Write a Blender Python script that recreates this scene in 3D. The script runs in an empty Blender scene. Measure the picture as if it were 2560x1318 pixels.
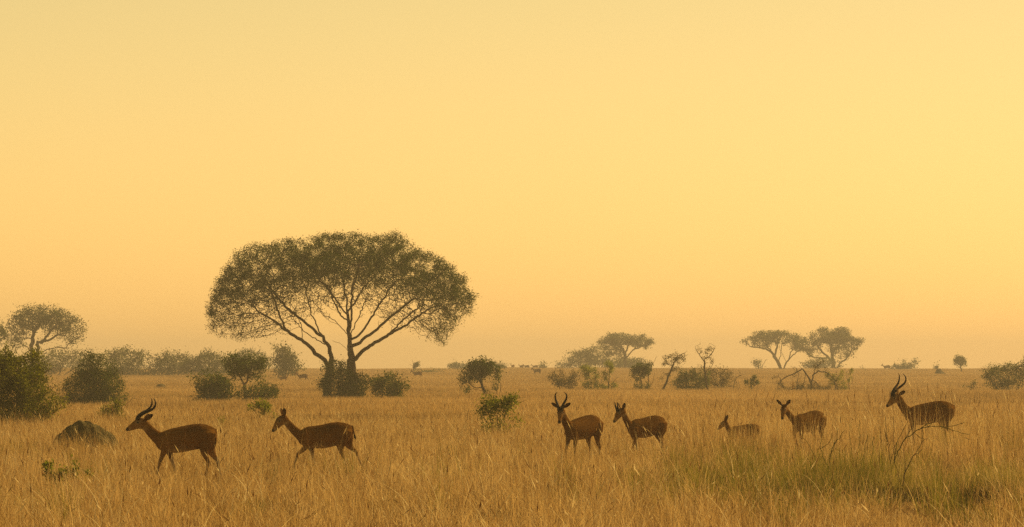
import bpy, math, random
import numpy as np
from mathutils import Vector, Matrix, kdtree

# ------------------------------------------------------------------ set-up
sc = bpy.context.scene
COL = sc.collection
F = 12000.0          # focal length in photo pixels (photo is 2560 wide)
HY = 920.0           # image row of the camera's own height
CX = 1280.0
CAMH = 2.1
R = math.radians


def smooth(a, b, v):
    t = np.clip((np.asarray(v, float) - a) / (b - a), 0, 1)
    return t * t * (3 - 2 * t)


def T(x, y):
    """height of the plain"""
    x = np.asarray(x, float); y = np.asarray(y, float)
    z = 1.5 * smooth(380, 1000, y)
    z = z - 5.0 * smooth(1080, 2100, y)
    z = z + 0.26 * np.exp(-((x - 9.4) ** 2 / 9 + (y - 106) ** 2 / 120))
    z = z + 0.04 * np.sin(x * 0.31 + y * 0.05) * np.sin(y * 0.11 + 1.3) * smooth(40, 60, y)
    z = z + (0.10 * np.sin(x * 0.045 + 0.6) + 0.07 * np.sin(x * 0.13 + y * 0.02) + 0.05 * np.sin(x * 0.31 + 2)) * smooth(500, 900, y)
    return z


def rng_of(seed):
    return np.random.default_rng(seed)


def tag(o, label=None, cat=None, group=None, kind=None):
    for k, v in (('label', label), ('category', cat), ('group', group), ('kind', kind)):
        if v:
            o[k] = v
    return o


def empty(name, loc, rz=0.0):
    o = bpy.data.objects.new(name, None)
    COL.objects.link(o)
    o.location = loc
    o.rotation_euler = (0, 0, rz)
    o.empty_display_size = 0.3
    return o


def mesh_obj(name, verts, faces, mats, parent=None, smooth_shade=True, link=True, mat_idx=None):
    me = bpy.data.meshes.new(name)
    verts = np.asarray(verts, dtype=np.float32).reshape(-1, 3)
    if isinstance(faces, np.ndarray):
        k = faces.shape[1]
        n = len(faces)
        me.vertices.add(len(verts)); me.vertices.foreach_set('co', verts.ravel())
        me.loops.add(n * k); me.loops.foreach_set('vertex_index', faces.astype(np.int32).ravel())
        me.polygons.add(n); me.polygons.foreach_set('loop_start', np.arange(0, n * k, k, dtype=np.int32))
    else:
        me.from_pydata(verts.tolist(), [], faces)
    me.update(calc_edges=True)
    me.validate()
    if not isinstance(mats, (list, tuple)):
        mats = [mats]
    for m in mats:
        me.materials.append(m)
    if mat_idx is not None:
        me.polygons.foreach_set('material_index', np.asarray(mat_idx, dtype=np.int32))
    me.polygons.foreach_set('use_smooth', [smooth_shade] * len(me.polygons))
    o = bpy.data.objects.new(name, me)
    if link:
        COL.objects.link(o)
    if parent is not None:
        o.parent = parent
    return o


# ------------------------------------------------------------------ materials
def new_mat(name):
    m = bpy.data.materials.new(name)
    m.use_nodes = True
    nt = m.node_tree
    nt.nodes.clear()
    out = nt.nodes.new('ShaderNodeOutputMaterial')
    return m, nt, out


def N(nt, typ, **kw):
    n = nt.nodes.new(typ)
    for k, v in kw.items():
        if k.startswith('in_'):
            n.inputs[k[3:]].default_value = v
        else:
            setattr(n, k, v)
    return n


def ramp(nt, stops):
    r = nt.nodes.new('ShaderNodeValToRGB')
    e = r.color_ramp.elements
    while len(e) < len(stops):
        e.new(0.5)
    for i, (p, c) in enumerate(stops):
        e[i].position = p
        e[i].color = (*c, 1)
    return r


def blade_mat(name, stops, trans=0.45, low=None, tcol=1.35, seed_scale=0.35):
    """dry or green blades: colour differs per tuft, per blade and slowly over the ground"""
    m, nt, out = new_mat(name)
    oi = N(nt, 'ShaderNodeObjectInfo')
    geo = N(nt, 'ShaderNodeNewGeometry')
    noise = N(nt, 'ShaderNodeTexNoise')
    noise.inputs['Scale'].default_value = seed_scale
    noise.inputs['Detail'].default_value = 3
    nt.links.new(geo.outputs['Position'], noise.inputs['Vector'])
    a = N(nt, 'ShaderNodeMath', operation='MULTIPLY'); a.inputs[1].default_value = 0.35
    nt.links.new(oi.outputs['Random'], a.inputs[0])
    b = N(nt, 'ShaderNodeMath', operation='MULTIPLY_ADD'); b.inputs[1].default_value = 0.45
    nt.links.new(geo.outputs['Random Per Island'], b.inputs[0]); nt.links.new(a.outputs[0], b.inputs[2])
    c = N(nt, 'ShaderNodeMath', operation='MULTIPLY_ADD'); c.inputs[1].default_value = 1.7; c.inputs[2].default_value = -0.75
    nt.links.new(noise.outputs['Fac'], c.inputs[0])
    d = N(nt, 'ShaderNodeMath', operation='ADD'); d.use_clamp = True
    nt.links.new(b.outputs[0], d.inputs[0]); nt.links.new(c.outputs[0], d.inputs[1])
    rp = ramp(nt, stops)
    nt.links.new(d.outputs[0], rp.inputs['Fac'])
    df = N(nt, 'ShaderNodeBsdfDiffuse'); nt.links.new(rp.outputs['Color'], df.inputs['Color'])
    tr = N(nt, 'ShaderNodeBsdfTranslucent')
    mx = N(nt, 'ShaderNodeMix', data_type='RGBA', blend_type='MULTIPLY'); mx.inputs['Factor'].default_value = 1
    nt.links.new(rp.outputs['Color'], mx.inputs[6]); mx.inputs[7].default_value = (tcol, tcol, tcol * 0.85, 1)
    nt.links.new(mx.outputs[2], tr.inputs['Color'])
    ms = N(nt, 'ShaderNodeMixShader'); ms.inputs[0].default_value = trans
    nt.links.new(df.outputs[0], ms.inputs[1]); nt.links.new(tr.outputs[0], ms.inputs[2])
    nt.links.new(ms.outputs[0], out.inputs['Surface'])
    return m


def leaf_mat(name, dark, light, trans=0.35):
    m, nt, out = new_mat(name)
    geo = N(nt, 'ShaderNodeNewGeometry')
    noise = N(nt, 'ShaderNodeTexNoise'); noise.inputs['Scale'].default_value = 0.9; noise.inputs['Detail'].default_value = 2
    nt.links.new(geo.outputs['Position'], noise.inputs['Vector'])
    ad = N(nt, 'ShaderNodeMath', operation='MULTIPLY_ADD'); ad.inputs[1].default_value = 0.6
    nt.links.new(geo.outputs['Random Per Island'], ad.inputs[0])
    sc_ = N(nt, 'ShaderNodeMath', operation='MULTIPLY_ADD'); sc_.inputs[1].default_value = 1.2; sc_.inputs[2].default_value = -0.4
    nt.links.new(noise.outputs['Fac'], sc_.inputs[0]); nt.links.new(sc_.outputs[0], ad.inputs[2]); ad.use_clamp = True
    rp = ramp(nt, [(0.05, dark), (0.95, light)])
    nt.links.new(ad.outputs[0], rp.inputs['Fac'])
    df = N(nt, 'ShaderNodeBsdfDiffuse'); tr = N(nt, 'ShaderNodeBsdfTranslucent')
    nt.links.new(rp.outputs['Color'], df.inputs['Color'])
    mx = N(nt, 'ShaderNodeMix', data_type='RGBA', blend_type='MULTIPLY'); mx.inputs['Factor'].default_value = 1
    nt.links.new(rp.outputs['Color'], mx.inputs[6]); mx.inputs[7].default_value = (1.6, 1.5, 0.8, 1)
    nt.links.new(mx.outputs[2], tr.inputs['Color'])
    ms = N(nt, 'ShaderNodeMixShader'); ms.inputs[0].default_value = trans
    nt.links.new(df.outputs[0], ms.inputs[1]); nt.links.new(tr.outputs[0], ms.inputs[2])
    nt.links.new(ms.outputs[0], out.inputs['Surface'])
    return m


def rough_mat(name, c1, c2, scale=8.0, rough=0.9, bump=0.4, detail=5, dist=0.02):
    m, nt, out = new_mat(name)
    tc = N(nt, 'ShaderNodeTexCoord')
    noise = N(nt, 'ShaderNodeTexNoise'); noise.inputs['Scale'].default_value = scale; noise.inputs['Detail'].default_value = detail
    nt.links.new(tc.outputs['Object'], noise.inputs['Vector'])
    rp = ramp(nt, [(0.3, c1), (0.7, c2)])
    nt.links.new(noise.outputs['Fac'], rp.inputs['Fac'])
    p = N(nt, 'ShaderNodeBsdfPrincipled'); p.inputs['Roughness'].default_value = rough
    p.inputs['Specular IOR Level'].default_value = 0.04
    nt.links.new(rp.outputs['Color'], p.inputs['Base Color'])
    bp = N(nt, 'ShaderNodeBump'); bp.inputs['Strength'].default_value = bump; bp.inputs['Distance'].default_value = dist
    nt.links.new(noise.outputs['Fac'], bp.inputs['Height']); nt.links.new(bp.outputs[0], p.inputs['Normal'])
    nt.links.new(p.outputs[0], out.inputs['Surface'])
    return m


M = {}
M['dry'] = blade_mat('dry_grass', [(0.0, (0.155, 0.090, 0.024)), (0.3, (0.39, 0.232, 0.072)), (0.6, (0.54, 0.355, 0.130)), (1.0, (0.66, 0.485, 0.22))], trans=0.48)
M['dryfar'] = blade_mat('dry_grass_far', [(0.0, (0.21, 0.124, 0.036)), (0.4, (0.43, 0.265, 0.090)), (1.0, (0.60, 0.40, 0.16))], trans=0.48, seed_scale=0.05)
M['pale'] = blade_mat('pale_stalk_glint', [(0.0, (0.52, 0.38, 0.16)), (1.0, (0.78, 0.64, 0.36))], trans=0.5)  # pale straw, also the colour of painted glints
M['rust'] = blade_mat('rusty_stalk', [(0.0, (0.15, 0.070, 0.020)), (1.0, (0.30, 0.145, 0.045))], trans=0.3)
M['green'] = blade_mat('green_grass', [(0.0, (0.090, 0.088, 0.010)), (0.5, (0.21, 0.185, 0.022)), (1.0, (0.40, 0.30, 0.06))], trans=0.4)
M['shadetuft'] = blade_mat('shade_tuft', [(0.0, (0.030, 0.020, 0.007)), (1.0, (0.085, 0.055, 0.016))], trans=0.2)  # very dark blades, shade put into the colour
M['weed'] = blade_mat('weed_stem', [(0.0, (0.085, 0.095, 0.014)), (1.0, (0.20, 0.19, 0.035))], trans=0.3)
M['bark'] = rough_mat('bark', (0.035, 0.022, 0.012), (0.10, 0.068, 0.038), 5.0, dist=0.05)
M['palebark'] = rough_mat('pale_bark', (0.09, 0.062, 0.036), (0.20, 0.145, 0.085), 3.0, dist=0.05)
M['twig'] = rough_mat('twig_bark', (0.05, 0.032, 0.016), (0.11, 0.075, 0.036), 10.0)
M['acacia'] = leaf_mat('acacia_leaf', (0.020, 0.035, 0.002), (0.080, 0.104, 0.008))
M['bush'] = leaf_mat('bush_leaf', (0.028, 0.044, 0.004), (0.105, 0.130, 0.012), 0.4)
M['bright'] = leaf_mat('bright_leaf', (0.040, 0.056, 0.004), (0.23, 0.225, 0.014), 0.5)
M['fresh'] = leaf_mat('fresh_leaf', (0.075, 0.096, 0.008), (0.26, 0.275, 0.024), 0.5)
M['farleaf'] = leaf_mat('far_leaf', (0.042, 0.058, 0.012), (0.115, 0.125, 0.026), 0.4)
M['dryleaf'] = leaf_mat('dry_leaf', (0.07, 0.055, 0.018), (0.16, 0.125, 0.04), 0.35)
M['earth'] = rough_mat('mound_earth', (0.060, 0.047, 0.014), (0.175, 0.130, 0.042), 6.0, bump=1.0, detail=9, dist=0.12)
M['horn'] = rough_mat('horn', (0.012, 0.009, 0.007), (0.035, 0.026, 0.018), 40, rough=0.55, bump=0.2)
M['eye'] = rough_mat('eye', (0.004, 0.003, 0.002), (0.006, 0.004, 0.003), 5, rough=0.15, bump=0)


def ground_mat():
    m, nt, out = new_mat('dry_ground')
    geo = N(nt, 'ShaderNodeNewGeometry')
    n1 = N(nt, 'ShaderNodeTexNoise'); n1.inputs['Scale'].default_value = 0.06; n1.inputs['Detail'].default_value = 6
    n2 = N(nt, 'ShaderNodeTexNoise'); n2.inputs['Scale'].default_value = 3.0; n2.inputs['Detail'].default_value = 6
    nt.links.new(geo.outputs['Position'], n1.inputs['Vector']); nt.links.new(geo.outputs['Position'], n2.inputs['Vector'])
    mm = N(nt, 'ShaderNodeMath', operation='MULTIPLY_ADD'); mm.inputs[1].default_value = 0.5
    nt.links.new(n2.outputs['Fac'], mm.inputs[0])
    h = N(nt, 'ShaderNodeMath', operation='MULTIPLY'); h.inputs[1].default_value = 0.5
    nt.links.new(n1.outputs['Fac'], h.inputs[0]); nt.links.new(h.outputs[0], mm.inputs[2])
    rp = ramp(nt, [(0.3, (0.10, 0.055, 0.018)), (0.55, (0.20, 0.115, 0.036)), (0.75, (0.30, 0.19, 0.065))])
    nt.links.new(mm.outputs[0], rp.inputs['Fac'])
    p = N(nt, 'ShaderNodeBsdfDiffuse'); nt.links.new(rp.outputs['Color'], p.inputs['Color'])
    nt.links.new(p.outputs[0], out.inputs['Surface'])
    return m


M['ground'] = ground_mat()


def fur_mat():
    m, nt, out = new_mat('fur')
    at = N(nt, 'ShaderNodeAttribute', attribute_name='coat')
    tc = N(nt, 'ShaderNodeTexCoord')
    mp = N(nt, 'ShaderNodeMapping'); mp.inputs['Scale'].default_value = (14, 40, 40)
    nt.links.new(tc.outputs['Object'], mp.inputs['Vector'])
    noise = N(nt, 'ShaderNodeTexNoise'); noise.inputs['Scale'].default_value = 2.0; noise.inputs['Detail'].default_value = 6
    nt.links.new(mp.outputs[0], noise.inputs['Vector'])
    rp = ramp(nt, [(0.3, (0.62, 0.60, 0.58)), (0.7, (1.25, 1.22, 1.18))])
    nt.links.new(noise.outputs['Fac'], rp.inputs['Fac'])
    mx = N(nt, 'ShaderNodeMix', data_type='RGBA', blend_type='MULTIPLY'); mx.inputs['Factor'].default_value = 1
    nt.links.new(at.outputs['Color'], mx.inputs[6]); nt.links.new(rp.outputs['Color'], mx.inputs[7])
    p = N(nt, 'ShaderNodeBsdfPrincipled'); p.inputs['Roughness'].default_value = 0.75
    p.inputs['Specular IOR Level'].default_value = 0.0
    p.inputs['Sheen Weight'].default_value = 0.0; p.inputs['Sheen Roughness'].default_value = 0.4
    p.inputs['Sheen Tint'].default_value = (0.9, 0.6, 0.3, 1)
    n2 = N(nt, 'ShaderNodeTexNoise'); n2.inputs['Scale'].default_value = 4.5; n2.inputs['Detail'].default_value = 4
    nt.links.new(tc.outputs['Object'], n2.inputs['Vector'])
    r2 = ramp(nt, [(0.35, (0.74, 0.72, 0.70)), (0.68, (1.22, 1.22, 1.18))])
    nt.links.new(n2.outputs['Fac'], r2.inputs['Fac'])
    m2 = N(nt, 'ShaderNodeMix', data_type='RGBA', blend_type='MULTIPLY'); m2.inputs['Factor'].default_value = 1
    nt.links.new(mx.outputs[2], m2.inputs[6]); nt.links.new(r2.outputs['Color'], m2.inputs[7])
    nt.links.new(m2.outputs[2], p.inputs['Base Color'])
    bp = N(nt, 'ShaderNodeBump'); bp.inputs['Strength'].default_value = 0.5; bp.inputs['Distance'].default_value = 0.012
    nt.links.new(noise.outputs['Fac'], bp.inputs['Height']); nt.links.new(bp.outputs[0], p.inputs['Normal'])
    nt.links.new(p.outputs[0], out.inputs['Surface'])
    return m


M['fur'] = fur_mat()

# ------------------------------------------------------------------ camera, sun, sky, haze
cam = bpy.data.cameras.new('camera')
cam.sensor_width = 36.0
cam.lens = F / 2560.0 * 36.0
cam.clip_start = 0.5
cam.clip_end = 20000
camo = bpy.data.objects.new('camera', cam)
COL.objects.link(camo)
camo.location = (0, 0, CAMH)
camo.rotation_euler = (math.pi / 2 + math.atan((HY - 659.0) / F), 0, 0)
sc.camera = camo

SUN_EL, SUN_AZ = 38.0, 56.0         # azimuth clockwise from the view direction
sd = Vector((math.sin(R(SUN_AZ)) * math.cos(R(SUN_EL)), math.cos(R(SUN_AZ)) * math.cos(R(SUN_EL)), math.sin(R(SUN_EL))))
sl = bpy.data.lights.new('sun', 'SUN')
sl.energy = 3.9
sl.angle = R(4.0)
sl.color = (1.0, 0.74, 0.40)
so = bpy.data.objects.new('sun', sl)
COL.objects.link(so)
so.rotation_euler = sd.to_track_quat('Z', 'Y').to_euler()
so.location = (0, 0, 60)

w = bpy.data.worlds.new('World')
sc.world = w
w.use_nodes = True
nt = w.node_tree
nt.nodes.clear()
wo = nt.nodes.new('ShaderNodeOutputWorld')
bg = nt.nodes.new('ShaderNodeBackground')
sky = nt.nodes.new('ShaderNodeTexSky')
sky.sky_type = 'NISHITA'
sky.sun_disc = False
sky.sun_elevation = R(SUN_EL)
sky.sun_rotation = R(SUN_AZ)
sky.altitude = 900
sky.air_density = 1.0
sky.dust_density = 1.15
sky.ozone_density = 0.6
tint = nt.nodes.new('ShaderNodeMix'); tint.data_type = 'RGBA'; tint.blend_type = 'MULTIPLY'
tint.inputs['Factor'].default_value = 1.0
tint.inputs[7].default_value = (1.0, 0.595, 0.224, 1)     # smoke-filled, golden air
nt.links.new(sky.outputs[0], tint.inputs[6])
nt.links.new(tint.outputs[2], bg.inputs['Color'])
bg.inputs['Strength'].default_value = 0.15
nt.links.new(bg.outputs[0], wo.inputs['Surface'])

sc.view_settings.view_transform = 'Standard'
sc.view_settings.look = 'None'
sc.view_settings.exposure = 0.20
sc.view_settings.gamma = 1.0
sc.view_settings.use_curve_mapping = False

HAZE = True
if HAZE:
    x0, x1, y0, y1, z0, z1 = -640, 640, -120, 2500, -6.5, 16.0
    hv = [(x, y, z) for x in (x0, x1) for y in (y0, y1) for z in (z0, z1)]
    hf = [(0, 1, 3, 2), (4, 6, 7, 5), (0, 4, 5, 1), (2, 3, 7, 6), (0, 2, 6, 4), (1, 5, 7, 3)]
    hm, hnt, hout = new_mat('haze_air')
    pv = hnt.nodes.new('ShaderNodeVolumePrincipled')
    pv.inputs['Color'].default_value = (0.97, 0.85, 0.62, 1)
    pv.inputs['Density'].default_value = 0.00046
    pv.inputs['Anisotropy'].default_value = 0.35
    hnt.links.new(pv.outputs[0], hout.inputs['Volume'])
    ho = mesh_obj('haze', hv, hf, hm, smooth_shade=False)
    tag(ho, 'golden dusty haze hanging over the whole plain', 'haze', kind='stuff')

cy = sc.cycles
cy.max_bounces = 6
cy.diffuse_bounces = 3
cy.glossy_bounces = 2
cy.transmission_bounces = 3
cy.transparent_max_bounces = 6
cy.volume_bounces = 0
cy.use_denoising = False

# ------------------------------------------------------------------ ground sheet
ys = np.unique(np.concatenate([np.arange(-110, 200, 4.0), np.arange(200, 1200, 12.0), np.arange(1200, 2451, 50.0)]))
xs = np.unique(np.concatenate([np.arange(-600, -60, 30.0), np.arange(-60, 60, 3.0), np.arange(60, 601, 30.0)]))
gx, gy = np.meshgrid(xs, ys)
gz = T(gx, gy)
nx, ny = len(xs), len(ys)
ii = np.arange((ny - 1) * nx).reshape(ny - 1, nx)[:, :-1].ravel()
gf = np.stack([ii, ii + 1, ii + nx + 1, ii + nx], 1)
g = mesh_obj('ground', np.stack([gx, gy, gz], -1).reshape(-1, 3), gf, M['ground'])
tag(g, 'dry savanna plain rising gently to the skyline', 'ground', kind='structure')


# ------------------------------------------------------------------ grass prototypes and scatter
class Blades:
    def __init__(s):
        s.v = []; s.f = []; s.m = []

    def blade(s, base, h, w, lean, az, curl, rng, mat=0, seg=3, head=0.0):
        """a curved ribbon tapering to a tip"""
        d = np.array([math.cos(az), math.sin(az), 0.0])
        side = np.array([-d[1], d[0], 0.0])
        tw = rng.uniform(-0.9, 0.9)
        side = side * math.cos(tw) + d * math.sin(tw)
        p = np.array(base, float)
        th = lean
        n0 = len(s.v)
        for i in range(seg + 1):
            t = i / seg
            ww = w * (1 - t ** 1.6) * 0.5 + 0.0004
            if head and t > 0.7:
                ww = head
            s.v.append(p - side * ww); s.v.append(p + side * ww)
            p = p + (d * math.sin(th) + np.array([0, 0, math.cos(th)])) * (h / seg)
            th += curl / seg
        for i in range(seg):
            a = n0 + 2 * i
            s.f.append((a, a + 1, a + 3, a + 2)); s.m.append(mat)

    def seedhead(s, p, d, L, w, mat):
        n0 = len(s.v)
        d = np.array(d, float); d /= np.linalg.norm(d)
        u = np.cross(d, [0.3, 0.9, 0.1]); u /= np.linalg.norm(u)
        v = np.cross(d, u)
        p = np.array(p)
        for q in (p, p + d * L * 0.4 + u * w, p + d * L, p + d * L * 0.4 - u * w, p + d * L * 0.4 + v * w, p + d * L * 0.4 - v * w):
            s.v.append(q)
        s.f.append((n0, n0 + 1, n0 + 2, n0 + 3)); s.f.append((n0, n0 + 4, n0 + 2, n0 + 5)); s.m += [mat, mat]

    def build(s, name, mats):
        return mesh_obj(name, s.v, np.array(s.f), mats, smooth_shade=True, link=False, mat_idx=s.m)


def proto_collection(name, objs):
    c = bpy.data.collections.new(name)
    for o in objs:
        c.objects.link(o)
    return c


def scatter_group(coll):
    ng = bpy.data.node_groups.new('scatter_' + coll.name, 'GeometryNodeTree')
    ng.interface.new_socket('Geometry', in_out='INPUT', socket_type='NodeSocketGeometry')
    ng.interface.new_socket('Geometry', in_out='OUTPUT', socket_type='NodeSocketGeometry')
    gi = ng.nodes.new('NodeGroupInput'); go = ng.nodes.new('NodeGroupOutput')
    ci = ng.nodes.new('GeometryNodeCollectionInfo')
    ci.inputs['Collection'].default_value = coll
    ci.inputs['Separate Children'].default_value = True
    ci.inputs['Reset Children'].default_value = True
    ip = ng.nodes.new('GeometryNodeInstanceOnPoints')
    ip.inputs['Pick Instance'].default_value = True

    def attr(nm, dt):
        n = ng.nodes.new('GeometryNodeInputNamedAttribute')
        n.data_type = dt
        n.inputs['Name'].default_value = nm
        return n.outputs['Attribute']
    ng.links.new(gi.outputs[0], ip.inputs['Points'])
    ng.links.new(ci.outputs[0], ip.inputs['Instance'])
    ng.links.new(attr('idx', 'INT'), ip.inputs['Instance Index'])
    e2r = ng.nodes.new('FunctionNodeEulerToRotation')
    ng.links.new(attr('rot', 'FLOAT_VECTOR'), e2r.inputs[0])
    ng.links.new(e2r.outputs[0], ip.inputs['Rotation'])
    ng.links.new(attr('scl', 'FLOAT_VECTOR'), ip.inputs['Scale'])
    ng.links.new(ip.outputs[0], go.inputs[0])
    return ng


def scatter(name, pts, rot, scl, idx, coll):
    me = bpy.data.meshes.new(name)
    n = len(pts)
    me.vertices.add(n)
    me.vertices.foreach_set('co', np.asarray(pts, np.float32).ravel())
    for nm, typ, arr in (('rot', 'FLOAT_VECTOR', rot), ('scl', 'FLOAT_VECTOR', scl)):
        a = me.attributes.new(nm, typ, 'POINT')
        a.data.foreach_set('vector', np.asarray(arr, np.float32).ravel())
    a = me.attributes.new('idx', 'INT', 'POINT')
    a.data.foreach_set('value', np.asarray(idx, np.int32))
    o = bpy.data.objects.new(name, me)
    COL.objects.link(o)
    md = o.modifiers.new('scatter', 'NODES')
    md.node_group = scatter_group(coll)
    return o


rg = rng_of(7)
tufts = []
for k in range(10):                      # dry tufts
    b = Blades()
    for i in range(44):
        r = abs(rg.normal(0, 0.13)); a = rg.uniform(0, 6.283)
        h = rg.uniform(0.14, 0.40) * (1.0 if rg.random() < 0.75 else 1.5)
        b.blade((r * math.cos(a), r * math.sin(a), -0.02), h, rg.uniform(0.003, 0.0075), abs(rg.normal(0, 0.38)), a + rg.normal(0, 1.2),
                rg.uniform(-0.2, 1.9), rg, 1 if rg.random() < 0.02 else (2 if rg.random() < 0.10 else 0), 4)  # a few pale blades as painted glints
        if i < 1 and k % 2:
            tip = (b.v[-1] + b.v[-2]) / 2; pre = (b.v[-3] + b.v[-4]) / 2
            b.seedhead(pre, tip - pre, rg.uniform(0.04, 0.08), rg.uniform(0.004, 0.008), 1)  # pale seed head, a glint of light put in as colour
    tufts.append(b.build('dry_tuft_%02d' % k, [M['dry'], M['pale'], M['rust']]))
for k in range(6):                       # tufts with tall flowering stalks
    b = Blades()
    for i in range(22):
        r = abs(rg.normal(0, 0.13)); a = rg.uniform(0, 6.283)
        b.blade((r * math.cos(a), r * math.sin(a), -0.02), rg.uniform(0.2, 0.45), rg.uniform(0.003, 0.0075), abs(rg.normal(0, 0.4)), a,
                rg.uniform(0, 1.6), rg, 0, 4)
    for i in range(4):
        r = abs(rg.normal(0, 0.1)); a = rg.uniform(0, 6.283)
        ln = abs(rg.normal(0, 0.22)); h = rg.uniform(0.42, 0.78)
        mt = rg.choice([0, 0, 0, 2, 2, 1])
        n0 = len(b.v)
        b.blade((r * math.cos(a), r * math.sin(a), -0.02), h, 0.003, ln, a, rg.uniform(0, 1.1), rg, mt, 5)
        if rg.random() < 0.6:            # a nodding seed head
            tip = (b.v[-1] + b.v[-2]) / 2; pre = (b.v[-3] + b.v[-4]) / 2
            b.seedhead(pre, tip - pre, float(np.linalg.norm(tip - pre)) * rg.uniform(0.6, 1.0), rg.uniform(0.003, 0.007), rg.choice([0, 0, 1, 2]))
    tufts.append(b.build('dry_tuft_%02d' % (10 + k), [M['dry'], M['pale'], M['rust']]))
for k in range(4):                       # long blades arching over the rest
    b = Blades()
    for i in range(12):
        r = abs(rg.normal(0, 0.12)); a = rg.uniform(0, 6.283)
        b.blade((r * math.cos(a), r * math.sin(a), -0.02), rg.uniform(0.2, 0.45), rg.uniform(0.003, 0.0075), abs(rg.normal(0, 0.4)), a, rg.uniform(0, 1.6), rg, 0, 4)
    for i in range(5):
        a = rg.uniform(0, 6.283)
        b.blade((rg.normal(0, .06), rg.normal(0, .06), -0.02), rg.uniform(0.6, 1.0), rg.uniform(0.004, 0.008), rg.uniform(0.1, 0.6), a, rg.uniform(0.8, 2.3), rg, rg.choice([0, 0, 1]), 8)
    tufts.append(b.build('dry_tuft_%02d' % (16 + k), [M['dry'], M['pale'], M['rust']]))
dry_coll = proto_collection('dry_tufts', tufts)

patches = []
for k in range(8):                       # wider tufts for the middle and far distance
    b = Blades()
    for i in range(90):
        x, y = rg.uniform(-0.7, 0.7, 2)
        a = rg.uniform(0, 6.283)
        b.blade((x, y, -0.03), rg.uniform(0.2, 0.62), rg.uniform(0.014, 0.03), rg.uniform(0, 0.35), a, rg.uniform(0.1, 0.9), rg,
                1 if rg.random() < 0.03 else 0, 2)
    patches.append(b.build('far_patch_%02d' % k, [M['dryfar'], M['pale']]))
far_coll = proto_collection('far_patches', patches)

greens = []
for k in range(6):
    b = Blades()
    for i in range(46):
        r = abs(rg.normal(0, 0.12)); a = rg.uniform(0, 6.283)
        b.blade((r * math.cos(a), r * math.sin(a), -0.02), rg.uniform(0.25, 0.75), rg.uniform(0.005, 0.010), rg.uniform(0.0, 0.35), a + rg.normal(0, .6),
                rg.uniform(0.0, 0.7), rg, 1 if rg.random() < 0.25 else 0, 4)
    greens.append(b.build('green_tuft_%02d' % k, [M['green'], M['dry']]))
for k in range(3):                       # low dark tufts added as painted shade at the tussock feet
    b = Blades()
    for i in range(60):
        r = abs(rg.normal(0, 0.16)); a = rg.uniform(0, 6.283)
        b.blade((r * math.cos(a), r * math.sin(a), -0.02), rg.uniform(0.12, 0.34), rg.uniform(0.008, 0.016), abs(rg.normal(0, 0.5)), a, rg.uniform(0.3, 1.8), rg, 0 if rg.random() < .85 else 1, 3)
    greens.append(b.build('green_tuft_%02d' % (6 + k), [M['shadetuft'], M['dry']]))
green_coll = proto_collection('green_tufts', greens)


def wedge(n, d0, d1, rng, margin=1.25, extra=3.0):
    """uniform points on the strip of plain the camera can see (and some to each side)"""
    d = np.sqrt(rng.uniform(d0 ** 2, d1 ** 2, n))
    x = rng.uniform(-1, 1, n) * (d * 1280 / F * margin + extra)
    return x, d


def photo_xy(px, d):
    return (px - CX) / F * d


def vnoise(x, y, s, seed):
    """cheap smooth value noise"""
    r = np.random.default_rng(seed).uniform(0, 1, (64, 64))
    u = np.asarray(x) / s; v = np.asarray(y) / s
    i = np.floor(u).astype(int); j = np.floor(v).astype(int)
    fu = u - i; fv = v - j
    fu = fu * fu * (3 - 2 * fu); fv = fv * fv * (3 - 2 * fv)
    q = lambda a, b: r[a % 64, b % 64]
    return (q(i, j) * (1 - fu) + q(i + 1, j) * fu) * (1 - fv) + (q(i, j + 1) * (1 - fu) + q(i + 1, j + 1) * fu) * fv


def green_mask(x, y):
    """where the fresh green growth stands: a band through the near grass"""
    px = CX + x / y * F
    m = smooth(1520, 1760, px) * smooth(66, 74, y) * (1 - smooth(92, 108, y))
    m = m + 0.35 * smooth(150, 60, px) * smooth(95, 110, y) * (1 - smooth(150, 165, y))
    return m


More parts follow.
